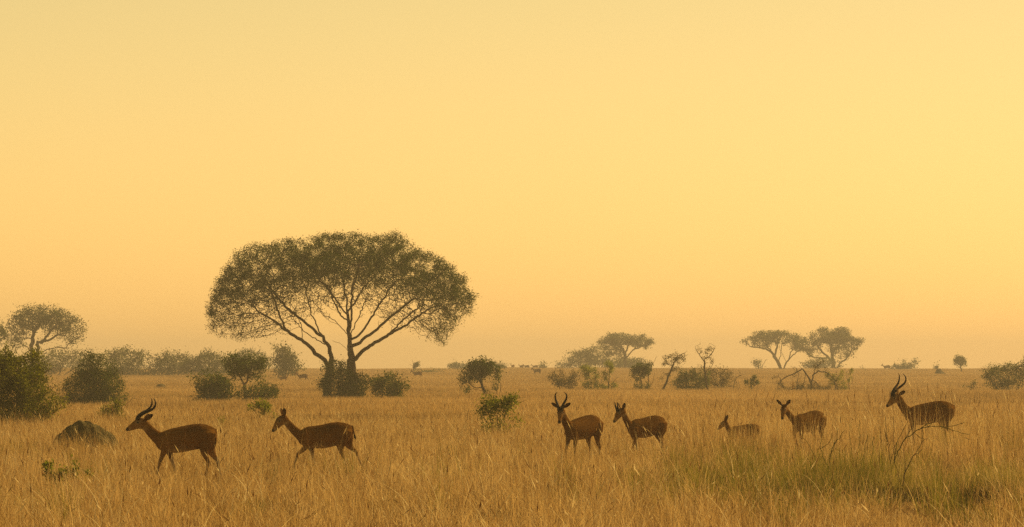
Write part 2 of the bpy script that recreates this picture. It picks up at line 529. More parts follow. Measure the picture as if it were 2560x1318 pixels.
GRASS = True
if GRASS:
    # near
    n = 26000
    x, y = wedge(n, 50, 165, rg)
    nz = vnoise(x, y, 1.6, 3) * 0.6 + vnoise(x, y, 5.0, 4) * 0.4
    keep = rg.random(n) < (0.12 + 1.25 * nz) * (1 - 0.6 * green_mask(x, y))
    x, y, nz = x[keep], y[keep], nz[keep]
    px = CX + x / y * F
    hs = (0.80 + 0.62 * nz) * rg.uniform(0.72, 1.28, len(x))
    hs *= 1 + 0.72 * smooth(1640, 1800, px) * smooth(92, 100, y) * (1 - smooth(125, 140, y))
    hs *= 1 + 0.25 * smooth(120, 160, y)
    hs *= 1 + 0.55 * np.exp(-((px - 2020) / 55) ** 2) * smooth(97, 100, y) * (1 - smooth(105, 107, y))
    hs *= 1 + 0.35 * np.exp(-((px - 216) / 90) ** 2) * smooth(109, 112, y) * (1 - smooth(115, 117, y))
    clear = smooth(1880, 1960, px) * (1 - smooth(2440, 2520, px)) * smooth(57, 61, y) * (1 - smooth(75.5, 76.5, y)) * smooth(0.36, 0.60, vnoise(x, y * 0.22, 1.1, 41))
    hs *= 1 - 0.66 * clear
    stalk = rg.random(len(x)) < 0.20
    for kx, kd_, kw in ((440, 88, 150), (790, 92, 130), (1450, 102, 70), (1610, 107, 80), (1850, 111, 60), (2020, 107, 60), (2310, 106, 110)):
        front = (np.abs(px - kx) < kw) & (y > kd_ - 7) & (y < kd_ - 1.2)
        near_k = front & (rg.random(len(x)) < (0.45 if kx < 1700 else 0.10))
        if kx > 1700:
            stalk &= ~(front & (rg.random(len(x)) < 0.6))
        stalk |= near_k
        hs = np.where(near_k, hs * (1.25 if kx < 1700 else 1.1), hs)
    idx = np.where(stalk, rg.integers(10, 16, len(x)), rg.integers(0, 10, len(x)))
    arch = (rg.random(len(x)) < 0.10 + 0.10 * smooth(90, 65, y)) & ~stalk
    idx = np.where(arch, rg.integers(16, 20, len(x)), idx)
    ws = rg.uniform(0.9, 1.4, len(x))
    scatter_near = scatter('grass', np.stack([x, y, T(x, y)], 1), np.stack([rg.normal(0, .08, len(x)), rg.normal(0, .08, len(x)), rg.uniform(0, 6.283, len(x))], 1),
                           np.stack([ws, ws, hs], 1), idx, dry_coll)
    tag(scatter_near, 'tall dry golden grass the antelopes wade through', 'grass', kind='stuff')
    # middle
    xs_, ys_, zs_ = [], [], []
    n1 = 24000; xa, ya = wedge(n1, 150, 420, rg, 1.2, 4)
    n2 = 70000; xb, yb = wedge(n2, 420, 1120, rg, 1.15, 6)
    x = np.concatenate([xa, xb]); y = np.concatenate([ya, yb])
    nz = vnoise(x, y, 9.0, 13) * 0.6 + vnoise(x, y, 30.0, 14) * 0.4
    keep = rg.random(len(x)) < 0.45 + 0.9 * nz
    x, y, nz = x[keep], y[keep], nz[keep]
    hs = (0.6 + 0.5 * nz) * rg.uniform(0.8, 1.25, len(x))
    ws = rg.uniform(0.9, 1.5, len(x)) * (1 + 0.6 * smooth(500, 1000, y))
    gr2 = scatter('grass', np.stack([x, y, T(x, y)], 1), np.stack([0 * x, 0 * x, rg.uniform(0, 6.283, len(x))], 1),
                  np.stack([ws, ws, hs], 1), rg.integers(0, 8, len(x)), far_coll)
    tag(gr2, 'pale dry grass covering the plain behind the herd up to the skyline', 'grass', kind='stuff')
    # green growth
    n = 9000
    x, y = wedge(n, 62, 112, rg)
    nz = vnoise(x, y, 1.3, 23) * 0.6 + vnoise(x, y, 4.0, 24) * 0.4
    keep = rg.random(n) < green_mask(x, y) * smooth(0.46, 0.74, nz) * 0.5
    keep |= rg.random(n) < 0.035 * smooth(0.45, 0.8, nz)
    x, y, nz = x[keep], y[keep], nz[keep]
    hs = (0.35 + 0.8 * nz) * rg.uniform(0.6, 1.25, len(x))
    ws = rg.uniform(0.9, 1.5, len(x))
    # dense upright tussocks standing together
    cx_, cd_, cn_, ch_ = [], [], [], []
    for tpx, td, tn, th in ((1985, 77.5, 34, 1.0), (2035, 77, 46, 1.25), (2085, 78, 46, 1.35), (2140, 77, 44, 1.2), (2190, 78, 44, 1.25), (2250, 77, 36, 1.05), (2300, 77.5, 26, .85),
                            (2390, 79, 26, .9), (2470, 79, 34, 1.05), (2545, 78, 34, 1.05), (1725, 84, 30, .9), (1790, 83, 30, .85), (1860, 85, 36, 1.0), (1915, 82, 30, .95), (1585, 84, 18, .7),
                            (640, 66, 12, .6), (900, 68, 10, .55), (40, 70, 12, .6), (1930, 68, 10, .5), (2480, 66, 12, .5)):
        tn = int(tn * 0.7)
        cx_.append(rg.normal(photo_xy(tpx, td), 0.24, tn)); cd_.append(rg.normal(td, 0.35, tn)); ch_.append(th * 0.85 * rg.uniform(0.5, 1.2, tn))
    gi_ = [np.full(len(q), -1) for q in cx_]
    for tpx, td, tn in ((1955, 75.5, 9), (2005, 74.5, 12), (2060, 75.5, 12), (2105, 75, 11), (2150, 76, 10), (2205, 75.5, 10), (2255, 76, 8), (2380, 74, 7), (2400, 71, 6), (2440, 76, 6), (2330, 75.5, 6), (1760, 79, 7), (1880, 79, 7), (1960, 71, 6), (1230, 65, 5), (1060, 65, 5), (690, 66, 4), (2540, 72, 6)):  # dark tufts set where shade should lie under the tussocks
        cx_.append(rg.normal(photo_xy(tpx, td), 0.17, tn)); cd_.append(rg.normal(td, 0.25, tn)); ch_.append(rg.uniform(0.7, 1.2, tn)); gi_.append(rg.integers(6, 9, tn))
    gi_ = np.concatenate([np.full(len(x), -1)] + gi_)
    cx_ = np.concatenate(cx_); cd_ = np.concatenate(cd_); ch_ = np.concatenate(ch_)
    x = np.concatenate([x, cx_]); y = np.concatenate([y, cd_]); hs = np.concatenate([hs, ch_]); ws = np.concatenate([ws, rg.uniform(0.7, 1.1, len(cx_))])
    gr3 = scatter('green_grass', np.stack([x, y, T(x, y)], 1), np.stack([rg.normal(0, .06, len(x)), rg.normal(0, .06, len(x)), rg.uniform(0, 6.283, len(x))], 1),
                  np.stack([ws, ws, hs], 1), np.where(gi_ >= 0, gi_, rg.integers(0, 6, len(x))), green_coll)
    tag(gr3, 'fresh green grass growing through the dry grass in front of the herd', 'grass', kind='stuff')


# ------------------------------------------------------------------ plants: branches grown towards points in the crown
def grow(stems, att, D, rng, iters=200, dk=1.6, jitter=0.25, lift=0.0, maxn=26000, wob=0.14):
    P = np.zeros((maxn, 3)); par = np.full(maxn, -1, int); n = 0
    stem_n = 0
    for st in stems:
        st = [np.array(p, float) for p in st]
        prev = -1
        if n:
            dd = np.linalg.norm(P[:n] - st[0], axis=1); j = int(dd.argmin())
            if dd[j] < 2.5 * D:
                prev = j
        if prev < 0:
            P[n] = st[0]; prev = n; n += 1
        for a, b in zip(st[:-1], st[1:]):
            L = np.linalg.norm(b - a); k = max(1, int(round(L / D)))
            for t in range(1, k + 1):
                P[n] = a + (b - a) * t / k + (rng.normal(0, wob * D, 3) if t < k else 0)
                par[n] = prev; prev = n; n += 1
    stem_n = n
    att = np.asarray(att, float)
    if len(att):
        nd = np.full(len(att), 1e9); ni = np.zeros(len(att), int)

        def update(i0, i1):
            for s in range(i0, i1, 256):
                e = min(i1, s + 256)
                dm = np.linalg.norm(att[:, None, :] - P[None, s:e, :], axis=2)
                j = dm.argmin(1); m = dm[np.arange(len(att)), j]
                better = m < nd
                nd[better] = m[better]; ni[better] = j[better] + s
        update(0, n)
        last = {}
        for it in range(iters):
            alive = nd > dk * D
            att, nd, ni = att[alive], nd[alive], ni[alive]
            if not len(att) or n > maxn - 600:
                break
            v = att - P[ni]; v /= np.linalg.norm(v, axis=1)[:, None]
            acc = np.zeros((n, 3)); np.add.at(acc, ni, v)
            nodes = np.unique(ni)
            d = acc[nodes]; d /= np.linalg.norm(d, axis=1)[:, None] + 1e-9
            d = d + rng.normal(0, jitter, d.shape); d[:, 2] += lift
            d /= np.linalg.norm(d, axis=1)[:, None]
            i0 = n; dead = []
            for q, nd_i in enumerate(nodes):
                p = P[nd_i] + d[q] * D
                lc = last.get(nd_i)
                if lc is not None and any(np.linalg.norm(p - c) < 0.45 * D for c in lc):
                    dead.append(nd_i); continue
                if n >= maxn:
                    break
                last.setdefault(nd_i, []).append(p)
                P[n] = p; par[n] = nd_i; n += 1
            if dead:
                ok = ~np.isin(ni, dead)
                if ok.sum() < len(ok):
                    # drop the single nearest blocked points so growth does not stall
                    att, nd, ni = att[ok], nd[ok], ni[ok]
            if n == i0:
                if not len(att):
                    break
                continue
            update(i0, n)
    return P[:n].copy(), par[:n].copy(), stem_n


def radii(P, par, base_r, tip_r):
    n = len(P)
    kids = np.zeros(n, int)
    for i in range(n - 1, -1, -1):
        if par[i] >= 0:
            kids[par[i]] += 1
    cnt = np.zeros(n)
    for i in range(n - 1, -1, -1):
        if kids[i] == 0:
            cnt[i] = 1
        if par[i] >= 0:
            cnt[par[i]] += cnt[i]
    roots = np.where(par < 0)[0]
    mx = max(cnt[roots].max(), 2)
    e = math.log(mx) / math.log(max(base_r / tip_r, 1.6))
    e = min(max(e, 1.5), 4.0)
    r = tip_r * cnt ** (1 / e)
    # gentle taper along unbranched runs
    return r, cnt


def tubes(P, par, r, sides=5, flare=True):
    n = len(P)
    ch = [[] for _ in range(n)]
    for i in range(n):
        if par[i] >= 0:
            ch[par[i]].append(i)
    V = []; Fc = []
    stack = [(int(i), None) for i in np.where(par < 0)[0]]
    ang = np.arange(sides) * 2 * math.pi / sides
    while stack:
        s, p0 = stack.pop()
        chain = [s]
        while ch[chain[-1]]:
            c = sorted(ch[chain[-1]], key=lambda k: -r[k])
            for k in c[1:]:
                stack.append((k, chain[-1]))
            chain.append(c[0])
        pts = [P[k] for k in chain]; rs = [r[k] for k in chain]
        if p0 is not None:
            pts = [P[p0]] + pts; rs = [min(r[p0], rs[0] * 1.15)] + rs
        if len(pts) < 2:
            continue
        rs[-1] = rs[-1] * 0.6
        pts = np.array(pts)
        tan = np.gradient(pts, axis=0)
        tan /= np.linalg.norm(tan, axis=1)[:, None] + 1e-9
        u = np.cross(tan[0], [0.31, 0.94, 0.12]); u /= np.linalg.norm(u)
        base = len(V)
        for k in range(len(pts)):
            u = u - tan[k] * np.dot(u, tan[k]); u /= np.linalg.norm(u) + 1e-9
            v = np.cross(tan[k], u)
            for a in ang:
                V.append(pts[k] + (u * math.cos(a) + v * math.sin(a)) * rs[k])
        for k in range(len(pts) - 1):
            a0 = base + k * sides
            for j in range(sides):
                j2 = (j + 1) % sides
                Fc.append((a0 + j, a0 + j2, a0 + sides + j2, a0 + sides + j))
    return np.array(V), np.array(Fc)


def leaves(C, L, wid, rng, flat=0.0, vary=0.5):
    """one small pointed leaf (or leaf spray) face per centre"""
    n = len(C)
    d = rng.normal(0, 1, (n, 3)); d[:, 2] *= (1 - flat * 0.8); d /= np.linalg.norm(d, axis=1)[:, None]
    q = rng.normal(0, 1, (n, 3)); q[:, 2] *= (1 - flat * 0.6)
    u = q - d * (q * d).sum(1)[:, None]; u /= np.linalg.norm(u, axis=1)[:, None]
    s = L * rng.uniform(1 - vary, 1 + vary, (n, 1))
    b = C - d * s * 0.5; t = C + d * s * 0.5
    l_ = C + u * s * wid * 0.5 - d * s * 0.08; r_ = C - u * s * wid * 0.5 - d * s * 0.08
    V = np.stack([b, l_, t, r_], 1).reshape(-1, 3)
    Fc = np.arange(4 * n).reshape(n, 4)
    return V, Fc


def in_blobs(blobs, n, rng):
    wts = np.array([b['w'] for b in blobs]); wts = wts / wts.sum()
    out = []
    for b, wt in zip(blobs, wts):
        k = int(round(n * wt))
        d = rng.normal(0, 1, (k, 3)); d /= np.linalg.norm(d, axis=1)[:, None]
        rr = rng.uniform(b.get('hollow', 0.0) ** 3, 1, (k, 1)) ** (1 / 3)
        p = d * rr
        if b.get('dome'):
            p[:, 2] = np.abs(p[:, 2]) * 1.0
        out.append(np.array(b['c']) + p * np.array(b['r']))
    return np.concatenate(out)


def plant(name, label, cat, px, d, stems, blobs, seed, na=300, nl=3000, leaf=0.12, wid=0.5, sig=0.18, base_r=0.08, tip_r=0.008,
          D=None, mat='bush', bark='bark', fill=0.0, flat=0.0, group=None, tipk=3, jitter=0.25, sides=5, yfac=0.8, att_fn=None,
          trunk_name='trunk', crown_name='crown', lift=0.0, clump=0.0, split=None, minpx=0.16, dk=1.6, taper=0.0, leaf_w=None):
    """px: photo column of the base; d: metres from the camera; stems and blobs are given in photo pixels at that distance"""
    rng = rng_of(seed)
    k = F / d
    X = (px - CX) / k
    gz_ = float(T(X, d))
    yb = HY + (CAMH - gz_) * k

    def loc(p):
        return ((p[0] - px) / k, p[2] if len(p) > 2 else 0.0, (yb - p[1]) / k)
    root = empty(name, (X, d, gz_))
    tag(root, label, cat, group)
    B = []
    for b in blobs:
        cx, cyy, rx, ry = b[:4]
        c = loc((cx, cyy))
        yd = b[6] if len(b) > 6 else 0.0
        B.append(dict(c=(c[0], yd, c[2]), r=(rx / k, rx / k * yfac, ry / k), w=(b[4] if len(b) > 4 else 1.0) * (rx * rx * ry) ** 0.75, hollow=b[5] if len(b) > 5 else 0.0))
    if att_fn is not None:
        att = att_fn(na, rng)
    else:
        att = in_blobs(B, na, rng) if B else np.zeros((0, 3))
        if len(att):
            att = att[att[:, 2] > 0.05]
    S = []
    for st in stems:
        S.append([loc(p) for p in st])
    for s in S:                                   # feet go a little into the soil
        if abs(s[0][2]) < 0.12:
            s[0] = (s[0][0], s[0][1], -0.05)
    if D is None:
        D = 7.0 / k
    P, par, sn = grow(S, att, D, rng, jitter=jitter, lift=lift, dk=dk)
    tip = max(tip_r, minpx * 2.5 / k)
    r, cnt = radii(P, par, base_r, tip)
    if taper:
        zz = np.clip(P[:, 2] / max(P[:, 2].max(), 0.1), 0, 1)
        r = np.maximum(r * (1 - taper * smooth(0.06, 0.5, zz)), tip)
    if split:
        # separate woody stems: every root makes a trunk of its own
        roots = np.zeros(len(P), int)
        for i in range(len(P)):
            roots[i] = i if par[i] < 0 else roots[par[i]]
        for rt in np.unique(roots):
            sel = np.where(roots == rt)[0]
            remap = {int(o): q for q, o in enumerate(sel)}
            pp = np.array([remap[int(par[o])] if par[o] >= 0 else -1 for o in sel])
            V, Fc = tubes(P[sel], pp, r[sel], sides)
            mesh_obj(trunk_name, V, Fc, M[bark], root)
    else:
        V, Fc = tubes(P, par, r, sides)
        mesh_obj(trunk_name, V, Fc, M[bark], root)
    if nl > 0:
        tips = np.where((cnt <= tipk) & (np.arange(len(P)) >= min(sn, len(P) - 5)))[0]
        if not len(tips):
            tips = np.arange(len(P))[-5:]
        nf = int(nl * fill) if B else 0
        w_ = rng.uniform(0.2, 1.0, len(tips)) ** (1 + 2 * clump)
        if leaf_w is not None:
            w_ = w_ * leaf_w(P[tips])
        pick = rng.choice(tips, nl - nf, p=w_ / w_.sum())
        off = rng.normal(0, sig, (nl - nf, 3)); off[:, 2] *= (1 - 0.45 * flat)
        C = P[pick] + off
        if nf:
            q = in_blobs(B, nf * 2, rng)
            keepn = vnoise(q[:, 0] + q[:, 1] * 0.7, q[:, 2] + q[:, 1] * 0.4, 22.0 / k, seed) + rng.normal(0, 0.15, len(q)) > 0.42
            q = q[keepn][:nf]
            C = np.concatenate([C, q])
        C = C[C[:, 2] > 0.02]
        Lp = max(leaf, 2.2 / k)
        V, Fc = leaves(C, Lp, wid, rng, flat)
        mesh_obj(crown_name, V, Fc, M[mat], root)
    return root


# ------------------------------------------------------------------ trees and bushes
KM = F / 290.0
TOPX = [522, 535, 548, 585, 640, 680, 740, 800, 860, 920, 965, 1004, 1030, 1080, 1130, 1165, 1180]
TOPY = [775, 725, 692, 642, 619, 612, 605, 598, 594, 594, 592, 590, 622, 645, 667, 708, 748]
UNDX = [522, 560, 600, 640, 680, 720, 760, 800, 850, 900, 950, 1000, 1040, 1080, 1110, 1140, 1180]
UNDY = [812, 830, 840, 842, 826, 808, 792, 778, 764, 764, 786, 802, 818, 845, 852, 812, 770]


def main_crown(n, rng):
    """umbrella crown: leafy mass under a domed top, lifted over the middle, thinning towards the underside"""
    k = KM
    yb = HY + CAMH * k
    out = []
    ph = rng.uniform(0, 6.28, 4)
    while len(out) < n:
        px = rng.uniform(522, 1180); v = rng.uniform(-1, 1)
        u = (px - 851) / 329.0
        y = v * 6.6 * math.sqrt(max(0.05, 1 - u * u))
        lump = 7 * math.sin(px * 0.045 + y * 1.3 + ph[0]) + 6 * math.sin(px * 0.083 - y * 2.1 + ph[1])
        t0 = np.interp(px, TOPX, TOPY) + lump * 0.8 + 5
        u0 = np.interp(px, UNDX, UNDY) - 4 + lump
        e = (1 - abs(v) ** 2.4) ** 0.5
        top = u0 + (t0 - u0) * e
        if u0 - top < 12:
            continue
        q = rng.uniform(0, 1)
        if rng.random() > 0.40 + 0.60 * smooth(0.1, 0.65, q):
            continue
        py = u0 + (top - u0) * q
        out.append(((px - 870) / k, y, (yb - py) / k))
    # feathery ends standing out of the dome
    for _ in range(int(n * 0.05)):
        px = rng.uniform(515, 1190)
        t0 = np.interp(px, TOPX, TOPY); u0 = np.interp(px, UNDX, UNDY)
        py = t0 - rng.uniform(0, 9) if rng.random() < 0.6 else u0 + rng.uniform(-4, 14)
        out.append(((px - 870) / k, rng.normal(0, 1.5), (yb - py) / k))
    return np.array(out)


def main_leaf_w(P):
    px = 870 + P[:, 0] * KM; py = HY + CAMH * KM - P[:, 2] * KM
    t0 = np.interp(px, TOPX, TOPY); u0 = np.interp(px, UNDX, UNDY)
    q = (u0 - py) / np.maximum(u0 - t0, 20)
    edge = smooth(0.55, 0.95, np.abs(px - 851) / 329.0)
    return 0.05 + 0.95 * np.maximum(smooth(0.18, 0.8, q), edge * 0.32)


# limbs traced along the photograph, third value is the depth offset in metres
tree1 = [
    [(882, 1012, 0), (881, 960, 0), (879, 920, 0.05), (877, 885, 0), (874, 850, 0), (872, 815, 0.1), (868, 780, 0.2), (864, 740, 0.5), (856, 700, 0.9), (848, 660, 1.4)],
    [(878, 885, 0), (872, 845, -0.1), (877, 815, -0.3), (880, 775, -0.7), (880, 735, -1.2), (890, 700, -1.8), (900, 665, -2.4)],
    [(887, 905, 0), (900, 885, -0.2), (925, 865, -0.6), (960, 845, -1.0), (995, 825, -1.3), (1035, 800, -1.7), (1070, 775, -2.0)],
    [(886, 868, 0), (905, 850, 0.4), (935, 828, 1.0), (965, 800, 1.6), (1000, 770, 2.4), (1035, 745, 2.8)],
    [(884, 850, 0), (905, 830, -0.2), (925, 800, -0.5), (945, 770, -1.0), (968, 735, -1.4), (990, 705, -1.8)],
    [(872, 838, 0), (855, 822, 0.5), (835, 800, 1.2), (810, 790, 1.9), (795, 770, 2.4)],
    [(868, 790, 0), (850, 765, -0.6), (830, 735, -1.3), (812, 710, -2.0)],
    [(878, 770, 0), (893, 745, 0.6), (905, 720, 1.2), (925, 700, 1.8)],
    [(876, 885, 0), (862, 868, -0.3), (850, 858, -0.5), (832, 852, -0.7)],
    [(818, 1012, 0.3), (822, 960, 0.3), (826, 925, 0.3), (829, 895, 0.2), (818, 860, 0.2), (803, 835, 0), (790, 810, -0.2), (778, 780, -0.4), (770, 745, -0.8), (765, 715, -1.2)],
    [(812, 1010, 0.1), (818, 950, 0.1), (821, 915, 0.1), (805, 895, 0), (783, 875, -0.2), (760, 855, -0.5), (738, 840, -0.8), (715, 825, -1.2), (690, 805, -1.7), (660, 785, -2.2), (635, 765, -2.6)],
    [(803, 842, 0), (780, 820, 0.5), (755, 800, 1.0), (725, 780, 1.6), (700, 755, 2.2), (675, 725, 2.8), (655, 690, 3.2)],
    [(873, 862, 0), (880, 825, 0.5), (897, 790, 1.3), (908, 755, 2.2)],
    [(870, 805, 0), (852, 790, 0.8), (838, 765, 1.8), (826, 745, 2.6)],
    [(975, 836, -1.1), (1010, 800, -1.8), (1050, 770, -2.4)],
    [(815, 862, 0.2), (790, 850, 1.0), (760, 830, 2.0), (735, 805, 2.8)],
    [(845, 812, 0.9), (820, 800, 0.4), (795, 775, -0.4)],
    [(755, 850, -0.5), (755, 820, -0.6), (748, 795, -0.9), (735, 770, -1.1)],
    [(715, 825, -1.2), (702, 790, -1.6), (690, 750, -2.2), (672, 715, -2.6)],
]
plant('acacia_tree', 'tall umbrella crowned acacia with several stems rising from a bush', 'tree', 870, 290, tree1, [], 11, na=8600, nl=160000,
      leaf=0.092, wid=0.36, sig=0.15, base_r=0.33, tip_r=0.012, D=0.22, mat='acacia', flat=0.35, att_fn=main_crown, tipk=3, jitter=0.30, sides=6,
      split=True, lift=0.03, clump=0.35, dk=1.3, taper=0.5, leaf_w=main_leaf_w)

SH = 'bushes and small trees on the plain'
FARG = 'hazy far off trees and bushes'


def bush(label, px, d, blobs, seed, nst=4, name='bush', cat='bush', ragged=6, **kw):
    rng = rng_of(seed + 1000)
    k = F / d
    X = (px - CX) / k
    yb = HY + (CAMH - float(T(X, d))) * k
    st = []
    cx = sum(b[0] for b in blobs) / len(blobs)
    big = list(blobs)
    low = max(b[1] + b[3] for b in blobs)
    extra = []
    for b in big:                                 # ragged outline: small sprays standing out of the crown
        for _ in range(ragged):
            a = math.radians(rng.uniform(-5, 185)); q = rng.uniform(0.85, 1.22)
            f = rng.uniform(0.12, 0.30)
            extra.append((b[0] + math.cos(a) * b[2] * q, b[1] - math.sin(a) * b[3] * q, b[2] * f * 1.1, b[3] * f, 0.5, 0.0, rng.uniform(-0.5, 0.5) * b[2] / k))
        for _ in range(max(1, ragged // 3)):
            a = math.radians(rng.uniform(15, 165)); q = rng.uniform(1.1, 1.42)
            st.append([(b[0] + math.cos(a) * b[2] * 0.4, b[1] - math.sin(a) * b[3] * 0.4, 0), (b[0] + math.cos(a) * b[2] * q, b[1] - math.sin(a) * b[3] * q, rng.uniform(-.3, .3))])
    shoots = st
    st = []
    for i in range(nst):
        b = blobs[i % len(blobs)]
        bx = px + rng.uniform(-0.15, 0.15) * b[2] + (b[0] - px) * 0.35
        ty = b[1] + b[3] * rng.uniform(-0.1, 0.6)
        tx = b[0] + rng.uniform(-0.5, 0.5) * b[2]
        st.append([(bx, yb, rng.uniform(-.15, .15)), (bx * 0.55 + tx * 0.45 + rng.normal(0, 1.5), yb * 0.5 + ty * 0.5, rng.uniform(-.4, .4)), (tx, ty, rng.uniform(-.6, .6))])
    kw.setdefault('group', SH)
    return plant(name, label, cat, px, d, st + shoots, big + extra, seed, **kw)


# --- bush round the foot of the big tree and its neighbour
bush('dense dark bush round the stems of the big acacia', 855, 284, [(845, 960, 44, 42, 1.2), (880, 965, 42, 34), (815, 965, 24, 24, .6), (840, 920, 28, 22, .8), (905, 955, 24, 26, .7), (872, 992, 45, 18)], 21, nst=8, na=420, nl=9500,
     leaf=0.10, sig=0.20, base_r=0.07, mat='bush', fill=0.55, clump=0.3)
bush('rounded low bush just beside the bush of the big acacia', 968, 280, [(970, 965, 40, 26, 1.2), (985, 955, 26, 24, .7), (945, 968, 22, 22, .6), (970, 992, 42, 14)], 22, nst=6, na=260, nl=5200, leaf=0.10, sig=0.2, base_r=0.05, fill=0.55)

# --- big bushes at one side
bush('large leafy green bush cut by the frame edge, glowing yellow green on its sunny side', 20, 158, [(25, 960, 95, 70, 1.4), (-20, 930, 80, 55, 1.0), (35, 925, 50, 42, .8), (90, 1010, 62, 48, 1.0), (20, 1035, 110, 36, .9), (125, 1030, 30, 26, .35)], 23, nst=12, na=1100, nl=42000,
     leaf=0.065, sig=0.13, base_r=0.06, mat='bright', fill=0.5, clump=0.4, D=0.16)
bush('broad pointed dark green bush standing alone behind the antelope with curved horns', 235, 250, [(235, 965, 78, 44, 1.5), (240, 925, 48, 42, 1.0), (232, 905, 30, 24, .5), (285, 985, 38, 32, .7), (180, 985, 42, 32, .7), (235, 1005, 88, 20, .9)], 24, nst=10, na=800, nl=25000,
     leaf=0.078, sig=0.16, base_r=0.07, mat='bush', fill=0.6, D=0.2)
plant('shrub', 'low shrub with a long bare twig in front of the pointed dark bush', 'bush', 280, 170,
      [[(280, 1068), (285, 1040, .1), (296, 1015, .1)], [(278, 1068), (262, 1045), (252, 1030, -.1)], [(283, 1068), (305, 1035, -.1), (318, 1008), (332, 996, .1), (348, 999, .15)], [(282, 1068), (300, 1045, .2), (322, 1032, .2)]],
      [(285, 1030, 34, 26, 1), (310, 1012, 16, 16, .4), (262, 1035, 16, 14, .4)], 25, na=120, nl=1500, leaf=0.07, sig=0.09, base_r=0.022, tip_r=0.004, mat='bright', group=SH, D=0.09, bark='twig')
plant('sapling', 'small bright green sapling leaning behind the head of the striding hornless antelope', 'plant', 668, 160,
      [[(672, 1077), (655, 1052, .05), (636, 1028, .1), (620, 1008, .1)], [(672, 1077), (662, 1040), (655, 1008, -.1)], [(672, 1077), (676, 1045, .1), (668, 1010, .1)], [(672, 1075), (682, 1048, -.05), (690, 1022, -.05)]],
      [(655, 1018, 26, 14, 1), (680, 1030, 14, 16, .8), (625, 1008, 9, 6, .3), (690, 1040, 12, 10, .4)], 26, na=90, nl=800, leaf=0.085, sig=0.07, base_r=0.016, tip_r=0.004, mat='fresh', group='small green plants in the grass', D=0.09, bark='twig')
plant('sapling', 'thin weedy plant standing behind the rump of the first horned antelope', 'plant', 552, 150,
      [[(552, 1085), (545, 1055), (533, 1030)], [(554, 1085), (562, 1060), (575, 1045)], [(552, 1085), (553, 1060), (556, 1045)]],
      [(534, 1035, 8, 12, 1), (573, 1050, 12, 8, .8)], 27, na=36, nl=260, leaf=0.06, sig=0.06, base_r=0.012, tip_r=0.003, mat='fresh', group='small green plants in the grass', D=0.08, bark='twig')
plant('sapling', 'fresh green shoots growing in front of the dark termite mound', 'plant', 150, 80,
      [[(145, 1232), (128, 1200), (118, 1172), (104, 1142)], [(150, 1232), (145, 1195, .05), (150, 1170)], [(160, 1232), (185, 1205), (196, 1185), (182, 1160)], [(165, 1232), (200, 1198, .1), (222, 1183, .1)], [(140, 1232), (118, 1205, .1), (112, 1185)], [(172, 1234), (190, 1215), (188, 1205)]],
      [(120, 1170, 14, 22, 1.2), (187, 1172, 12, 24, 1.2), (152, 1195, 26, 18, .4), (222, 1182, 8, 5, .5), (105, 1146, 7, 10, .7)], 28, na=120, nl=1000, leaf=0.056, sig=0.04, base_r=0.010, tip_r=0.0025, mat='fresh', group='small green plants in the grass', D=0.045, bark='twig')
plant('shrub', 'bright green leafy shrub alone in the open grass between the herd', 'bush', 1246, 134,
      [[(1245, 1108), (1244, 1060), (1240, 1015)], [(1246, 1108), (1256, 1050, .1), (1278, 1010, .1), (1300, 990, .1)], [(1244, 1108), (1230, 1060, -.1), (1212, 1012, -.1), (1200, 1002)], [(1246, 1108), (1272, 1062), (1288, 1045)], [(1243, 1108), (1215, 1070, .1), (1198, 1045, .1)], [(1250, 1105), (1266, 1018, .1), (1300, 1008, .2), (1316, 1000, .2)]],
      [(1245, 1010, 40, 20, 1.2), (1275, 1000, 26, 15, .8), (1290, 992, 16, 9, .5), (1220, 1028, 28, 24, .8), (1262, 1035, 24, 22, .7), (1200, 1045, 16, 14, .4), (1290, 1055, 22, 12, .35), (1245, 1065, 40, 18, .35)], 29, na=330, nl=3000, leaf=0.060, sig=0.085, base_r=0.022, tip_r=0.004, mat='fresh', group=SH, D=0.10, bark='twig', clump=0.5)

# --- small trees in the middle distance
plant('small_tree', 'small lopsided tree with dense dark crown and crooked bare lower branches', 'tree', 1215, 300,
      [[(1216, 1003), (1213, 985), (1206, 968), (1202, 955, .1), (1205, 940, .2), (1212, 920, .2)], [(1206, 968), (1192, 970, -.2), (1178, 962, -.3), (1166, 955, -.3)], [(1203, 955), (1190, 945, .2), (1180, 930, .3)], [(1210, 978), (1195, 975, .4), (1180, 972, .6), (1172, 982, .6)],
       [(1247, 1003), (1250, 980, .1), (1252, 962, .1), (1246, 948)], [(1240, 1003), (1243, 975, -.1), (1248, 955, -.2)], [(1166, 955, -.3), (1152, 968, -.3), (1148, 985, -.3)]],
      [(1205, 918, 40, 22, 1.6), (1178, 935, 32, 24, 1.2), (1205, 903, 24, 13, .7), (1235, 930, 26, 24, .8), (1180, 948, 30, 12, .5), (1240, 965, 16, 18, .35), (1160, 975, 14, 14, .25), (1228, 975, 14, 12, .3)], 31, na=520, nl=7000, leaf=0.10, sig=0.14, base_r=0.10, tip_r=0.008, mat='bush', group=SH, D=0.2, clump=0.55, fill=0.2)
